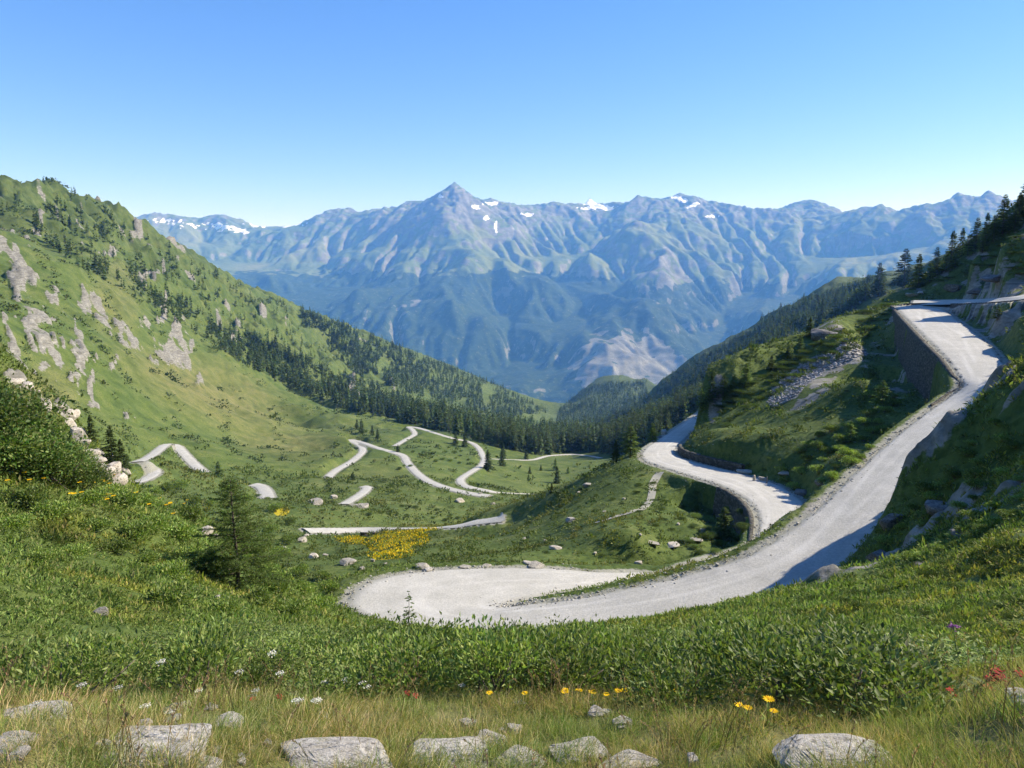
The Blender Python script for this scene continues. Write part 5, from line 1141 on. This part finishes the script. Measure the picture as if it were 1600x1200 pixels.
# willow belt behind the dry grass (4 to 9 m away)
cn = []; tries = 0
while len(cn) < 235 and tries < 16000:
    tries += 1; th = rs.uniform(-.64, .64); r = 3.2+5.6*rs.random()**1.1
    u = 800+F*math.tan(th); lo = np.interp(u, [0, 400, 500, 620, 1050, 1150, 1420, 1480], [4.2, 4.1, 4.0, 3.9, 3.85, 3.25, 3.25, 4.1])
    lo += .45*float(noise(np.array([u/75.]), np.array([.5]), 41)[0])-.05
    if r < lo or (u > 1450 and r < 4.1): continue
    x, y = math.sin(th)*r, math.cos(th)*r
    if all((x-a)**2+(y-b)**2 > (.26+.012*r)**2 for a, b, _ in cn): cn.append((x, y, r))
for i, (x, y, r) in enumerate(cn):
    u = 800+F*x/(y*CP+.3*r); z = float(zat(x, y)); vt = np.interp(u, [0, 200, 330, 450, 560, 700, 1000, 1150, 1300, 1450, 1600], [972, 968, 975, 975, 982, 988, 985, 988, 982, 985, 968]); mh = float(th_tan(u, vt-8+10*rs.random())[1])*r-z
    if mh < .1: continue
    big = 1.0+.25*(noise(np.array([x*.8]), np.array([y*.8]), 5)[0]); 
    cap = 1.0
    if 480 < u < 1150 and r > 6: cap = .8
    hz_ = min(.62, mh)*rs.uniform(.66, 1.12)
    if u < 420: put(BIL if rs.random() < .45 else WIL, rs.integers(9), (x, y, z-.04), (big*.9, big*.9, min(1.0, hz_/.42)), 'leafy shrub in the low belt behind the dry grass on the left', 'shrubs of the left belt')
    elif u < 1100: put(WIL if rs.random() < .75 else BIL, rs.integers(9), (x, y, z-.04), (big, big, hz_/.46), 'leafy willow shrub in the belt between dry grass and gravel bend', 'shrubs of the middle belt')
    else: put(WIL, rs.integers(9), (x, y, z-.04), (big*1.1, big*1.1, hz_/.46), 'dense green willow shrub in the belt below the right slope', 'shrubs of the right belt')
# alder thicket at the left edge
for i, (u, v, s) in enumerate([(8,735,1.9),(45,745,1.7),(85,755,1.4),(15,690,1.9),(60,705,1.6),(105,745,1.2),(-30,720,2.2),(35,660,1.5),(-5,640,1.7),(125,765,1.0),(88,712,1.1)]):
    p = hit(u, v, 16); p[2] -= .1; put(ALD, i, p, (s*.8, s*.8, s*.74), 'dark leafy alder in the thicket filling the left edge of the view', 'alders of the left thicket')
NL = [(190,795,.8,1),(225,790,.7,1),(170,780,.7,1),(262,770,.9,0),(285,765,.9,0),(240,775,.8,0),(305,790,.8,0),(330,790,.7,1),(300,815,.7,0),(430,800,.8,0),(455,820,.7,0),(420,835,.9,0),(440,870,.9,0),(465,900,.8,0),(410,905,.7,1),(430,930,.8,0),(475,930,.7,1),(500,955,.7,0),(300,880,.7,1),(270,905,.7,1),(260,950,.6,1),(330,900,.7,0),(400,950,.6,1),(210,840,.7,1),(150,830,.6,1),(90,810,.7,1),(40,790,.8,1),(20,830,.6,1),(120,870,.5,1),(60,880,.5,1),(230,880,.5,1),(350,960,.5,1),(450,965,.6,1),(515,925,.7,0),(385,785,.8,0),(355,770,.8,0),(505,905,.8,1),(395,870,.8,0),(450,850,.8,0),(240,830,.7,1),(280,840,.7,1),(180,865,.6,1),(140,790,.7,1)]
for i, (u, v, s, k) in enumerate(NL):
    p = hit(u, v, 9); s = s*(1+.02*p[1]); p[2] -= .06
    if k: put(BUS, i, p, (s*.55, s*.55, s*.5), 'rounded bush among herbs on the near left slope', 'bushes of the near left slope')
    else: put(BUS, i, p, (s*.6, s*.6, s*.65), 'light green bush near the feathery larch on the left slope', 'bushes round the feathery larch')
# heath and juniper on the right slope and beside the road
def region(protos, poly, n, rm, sz, dmin, label, gp, seed, flat=.7, rmx=400):
    r_ = np.random.default_rng(seed); P = np.array(poly, float); lo = P.min(0); hi = P.max(0); got = []; t = 0
    while len(got) < n and t < n*60:
        t += 1; u = r_.uniform(lo[0], hi[0]); v = r_.uniform(lo[1], hi[1])
        if not in_poly(np.array([u]), np.array([v]), poly)[0] or not free([(a, b) for a, b in got], u, v, (dmin, dmin*.6)): continue
        p = hit(u, v, rm)
        if p is None or p[1] > rmx or grab(nearroad, p[0], p[1]) < .5: continue
        got.append((u, v)); D = p[1]; s = sz/F*D*(.7+.6*r_.random())/1.7; put(protos, int(r_.integers(9)), (p[0], p[1], p[2]-.05*s), (s, s, s*flat*(.8+.4*r_.random())), label, gp)
region(JUN, [(1150,985),(1230,950),(1340,930),(1420,880),(1500,850),(1600,800),(1600,1030),(1450,1020),(1300,1010),(1180,1010)], 75, 7, 42, 24, 'low juniper mat on the sunny right slope above the willow belt', 'juniper mats of the right slope', 1, .75, 45)
region(BUS, [(1370,870),(1410,800),(1480,730),(1560,660),(1600,640),(1600,800),(1500,850),(1420,890)], 34, 20, 30, 22, 'dark bush on the shaded rocky bank right of the road', 'bushes of the shaded bank', 2, .7, 60)
region(BUS, [(1205,745),(1260,690),(1330,640),(1380,600),(1420,640),(1380,690),(1330,730),(1280,765),(1240,770)], 34, 58, 24, 17, 'green bush in the gully between the two legs of the road', 'bushes of the gully', 3, .8, 120)
region(JUN, [(1060,700),(1075,690),(1150,660),(1240,625),(1330,600),(1300,660),(1240,720),(1200,740),(1100,725)], 26, 85, 12, 17, 'low heath clump on the grassy patch above the lower road', 'heath clumps above the lower road', 4, .55, 140)
region(JUN, [(1115,660),(1130,620),(1200,585),(1280,530),(1390,470),(1395,500),(1330,545),(1250,590),(1200,630),(1130,670)], 60, 100, 22, 14, 'bush on the crest of the rocky spur beside the scree', 'bushes of the spur crest', 5, .8, 190)
region(JUN, [(1440,440),(1500,395),(1560,345),(1600,320),(1600,430),(1540,420),(1480,440)], 34, 110, 20, 16, 'low bush on the steep grass above the top of the road', 'bushes above the top road', 6, .6, 220)
region(JUN, [(800,860),(830,810),(880,770),(960,740),(1040,745),(1100,770),(1100,800),(1060,860),(960,880),(860,875)], 52, 50, 14, 18, 'small dark clump of heath on the grassy spur', 'heath clumps of the grassy spur', 7, .6, 110)
region(ALD, [(620,735),(700,720),(760,740),(740,700),(690,690),(650,700)], 26, 200, 8, 9, 'bush on the green knoll inside the valley road loop', 'bushes on the valley knoll', 8, .7, 500)
region(ALD, [(380,770),(500,770),(520,790),(640,790),(760,800),(700,815),(600,810),(480,800),(380,785)], 30, 120, 9, 11, 'bush on the valley floor above the straight road', 'bushes on the valley floor', 9, .7, 400)
region(ALD, [(1090,790),(1120,800),(1170,800),(1180,840),(1150,880),(1080,880),(1070,860)], 18, 55, 22, 18, 'bush in the hollow under the bend of the lower road', 'bushes of the hollow', 10, .7, 110)
# ================================================================ flowers
def flower(name, petal, core, seed, kind='daisy', h=.22):
    r = np.random.default_rng(seed); root = empty(name); b = MB(); d = np.array([r.normal(0, .1), r.normal(0, .1), 1]); top = d*h
    b.tube(np.array([[0, 0, -.03], d*h*.5+[.004, 0, 0], top]), [.0022, .002, .0016], 4, (.09, .14, .03)); n = 6; f = r.random(n)*.7
    V, T, C = leafquads(d*h*f[:, None], unit(np.c_[r.standard_normal((n, 2)), np.full(n, .5)]), np.tile([0, 0, 1.], (n, 1)), .05, .012, pal(GREEN1, n, r)); b.add(V, None, T, C)
    link('stem', b.mesh('stem', M_GRASS), root); p = MB()
    if kind == 'daisy':
        n = 16; a = np.arange(n)*6.283/n; D = np.c_[np.cos(a), np.sin(a), .25+.1*r.standard_normal(n)]; tl = unit(np.array([.3, -.5, 1.])); V, T, C = leafquads(np.tile(top, (n, 1))+D*.004, D, np.tile(tl, (n, 1)), .027, .010, pal([petal], n, r, .08), .1); p.add(V, None, T, C)
    else:
        n = 46; a = r.random(n)*6.28; q = np.sqrt(r.random(n))*(.030 if kind == 'umbel' else .016); P = top+np.c_[np.cos(a)*q, np.sin(a)*q, (.004 if kind == 'umbel' else .014)*r.standard_normal(n)-q*q*4]
        V, T, C = leafquads(P, unit(r.standard_normal((n, 3))), unit(r.normal(0, .5, (n, 3))+[0, -.4, 1]), .010, .009, pal([petal], n, r, .12)); p.add(V, None, T, C)
    link('petals', p.mesh('petals', M_PETAL), root)
    c = MB(); P = [top+np.array([math.cos(t)*.006*math.cos(e), math.sin(t)*.006*math.cos(e), .003+.004*math.sin(e)]) for e in (0, .8) for t in np.arange(6)*1.047]+[top+[0, 0, .008]]
    c.add(P, [[j, (j+1) % 6, 6+(j+1) % 6, 6+j] for j in range(6)], [[6+j, 6+(j+1) % 6, 12] for j in range(6)], core); link('flower_head', c.mesh('flower_head', M_PETAL), root)
    return root
M_PETAL = mat_leaf('petal', .25, .6, .1)
YEL = flower('yellow_flower', (.80, .52, .01), (.75, .38, .01), 1); WHI = flower('white_flower', (.75, .72, .66), (.6, .55, .45), 2, 'umbel', .26); RED = flower('red_flower', (.42, .06, .05), (.35, .05, .05), 3, 'head', .22); PUR = flower('purple_thistle', (.20, .07, .22), (.15, .05, .16), 4, 'head', .5)
ff_ = set()
def bloom(proto, u, v, r, sc, lb, gp, cat='flower'):
    th, t = th_tan(u, v); x, y, z = math.sin(th)*r, math.cos(th)*r, float(t)*r; h = {id(YEL): .22, id(WHI): .26, id(RED): .22, id(PUR): .5}[id(proto)]
    g = float(zat(x, y)); hh = z-g
    if hh < .05: hh = .08
    szz = hh/h; S = (sc, sc, szz)
    if id(proto) in ff_: o = copy_thing(proto, (x, y, g), rs.random()*.5-.25, S)
    else: ff_.add(id(proto)); o = proto; o.location = (x, y, g); o.scale = S
    tag(o, lb, cat, gp)
for (u, v) in [(882,1080),(903,1099),(880,1103),(926,1096),(946,1087),(976,1081),(1010,1090),(1006,1096),(1051,1106),(1155,1105),(1168,1109),(1199,1096),(1209,1130),(963,1125),(818,1085),(764,1085)]:
    bloom(YEL, u, v, (3.35 if u < 1100 else 2.85)+.15*rs.random(), .6+.3*rs.random(), 'yellow daisy like flower among grass tips at the front of the willow belt', 'yellow flowers before the willow belt')
for (u, v) in [(437,1050),(424,1019),(458,1082),(538,1060),(506,1063),(565,1065),(497,1135),(400,1097),(463,1103),(252,1032),(373,1048),(395,1085),(573,1088),(495,1155),(267,1110),(230,1130),(185,1072),(470,1128),(128,1068),(60,1130),(720,1098),(312,1096)]:
    bloom(WHI, u, v, 3.75 if v < 1100 else 3.2, .7, 'white flat topped flower cluster in the dry grass and shrubs on the left', 'white flowers on the left')
for (u, v) in [(1442,1062),(1455,1068),(1512,1038),(1522,1042),(1505,1046),(1552,1036),(1580,1038),(1500,1060),(640,1090),(625,1090),(425,1131),(390,1117)]:
    bloom(RED, u, v, 3.6, 1.5 if u > 900 else 1.0, 'dull red flower head rising from seeding grass' if u > 900 else 'small reddish flower head low in the dry grass on the left', 'red flowers at the right edge of the belt' if u > 900 else 'small reddish flowers on the left')
bloom(PUR, 1502, 977, 4.6, 1.6, 'single tall purple thistle standing above the green shrubs', None)
for i in range(46):
    u, v = [(150+rs.normal(0, 45), 775+rs.normal(0, 14)), (60+rs.normal(0, 30), 748+rs.normal(0, 8)), (345+rs.normal(0, 10), 885+rs.normal(0, 6)), (265+rs.normal(0, 20), 800+rs.normal(0, 6))][[0, 0, 0, 1, 2, 3][i % 6]]
    p = hit(u, v, 7); r = math.hypot(p[0], p[1]); th, t = th_tan(u, v); o = copy_thing(YEL, p, rs.random()*.4, (.6+.075*r, .6+.075*r, 1.3)); tag(o, 'yellow flower head in the scattered patches on the herb slope', 'flower', 'yellow flowers on the herb slope')
SKY_AIR, SKY_DUST, SKY_OZ, SKY_STR = 1.0, .1, 4.0, .13
SKY_SAT, SKY_HUE = 1.2, .509
SKY_LOW, SKY_TOP = (1.28, .96, 1.0, 1), (.98, .99, 1.03, 1)
HAZE_COL = (.14, .39, 1.0, 1); HAZE_D = 8e-5; EXPO = 0.85
# ================================================================ light, air, camera
SUN_EL = math.radians(37); SUN_AZ = math.radians(74)   # azimuth clockwise from the view direction (+Y)
sd = np.array([math.sin(SUN_AZ)*math.cos(SUN_EL), math.cos(SUN_AZ)*math.cos(SUN_EL), math.sin(SUN_EL)])
sl = bpy.data.lights.new('sun', 'SUN'); sl.energy = 4.7; sl.angle = math.radians(.5); sl.color = (1, .955, .88)
so = bpy.data.objects.new('sun', sl); COL.objects.link(so)
from mathutils import Vector
so.rotation_euler = Vector(sd).to_track_quat('Z', 'Y').to_euler()
w = bpy.data.worlds.new("World"); SC.world = w; w.use_nodes = True
nt = w.node_tree; bg = nt.nodes['Background']; sky = nt.nodes.new('ShaderNodeTexSky'); sky.sky_type = 'NISHITA'; sky.sun_disc = False
sky.sun_elevation = SUN_EL; sky.sun_rotation = SUN_AZ; sky.altitude = 2100; sky.air_density = SKY_AIR; sky.dust_density = SKY_DUST; sky.ozone_density = SKY_OZ
hs = nt.nodes.new('ShaderNodeHueSaturation'); hs.inputs['Saturation'].default_value = SKY_SAT; hs.inputs['Hue'].default_value = SKY_HUE
nt.links.new(sky.outputs[0], hs.inputs['Color']); tc = nt.nodes.new('ShaderNodeTexCoord'); sx_ = nt.nodes.new('ShaderNodeSeparateXYZ'); nt.links.new(tc.outputs['Generated'], sx_.inputs[0])
rp = nt.nodes.new('ShaderNodeValToRGB'); rp.color_ramp.elements[0].position = .02; rp.color_ramp.elements[0].color = SKY_LOW; rp.color_ramp.elements[1].position = .45; rp.color_ramp.elements[1].color = SKY_TOP
mu = nt.nodes.new('ShaderNodeMix'); mu.data_type = 'RGBA'; mu.blend_type = 'MULTIPLY'; mu.inputs[0].default_value = 1; nt.links.new(sx_.outputs[2], rp.inputs[0]); nt.links.new(hs.outputs[0], mu.inputs[6]); nt.links.new(rp.outputs[0], mu.inputs[7]); nt.links.new(mu.outputs[2], bg.inputs[0]); bg.inputs[1].default_value = SKY_STR
hz, hn, hb = bpy.data.materials.new('haze'), None, None
hz.use_nodes = True; hn = hz.node_tree; hn.nodes.clear()
ho = hn.nodes.new('ShaderNodeOutputMaterial'); pv = hn.nodes.new('ShaderNodeVolumePrincipled')
pv.inputs['Color'].default_value = HAZE_COL; pv.inputs['Density'].default_value = HAZE_D; pv.inputs['Anisotropy'].default_value = .0
pv.inputs['Absorption Color'].default_value = (1, 1, 1, 1)
hn.links.new(pv.outputs[0], ho.inputs['Volume'])
print('ZR',GZ.min(),GZ.max(),FZ.min(),FZ.max())
bx = MB(); x0, x1, y0, y1, z0, z1 = -12500, 14500, -700, 17800, min(float(GZ.min()), float(FZ.min()*1000))-5, max(1700., float(FZ.max()*1000)+30)
bx.add([(x, y, z) for x in (x0, x1) for y in (y0, y1) for z in (z0, z1)], [[0, 1, 3, 2], [4, 6, 7, 5], [0, 4, 5, 1], [2, 3, 7, 6], [0, 2, 6, 4], [1, 5, 7, 3]])
if HAZE_D > 0: tag(link('haze', bx.mesh('haze', hz)), kind='stuff')
cam = bpy.data.cameras.new('camera'); co = bpy.data.objects.new('camera', cam); COL.objects.link(co)
cam.sensor_width = 36; cam.lens = F/1600*36; cam.clip_start = .1; cam.clip_end = 60000
co.location = (0, 0, 0); co.rotation_euler = (math.pi/2-PITCH, 0, 0)
SC.camera = co
SC.view_settings.view_transform = 'Standard'; SC.view_settings.look = 'None'; SC.view_settings.exposure = EXPO; SC.view_settings.gamma = 1
SC.cycles.max_bounces = 6; SC.cycles.transparent_max_bounces = 8; SC.cycles.volume_bounces = 1
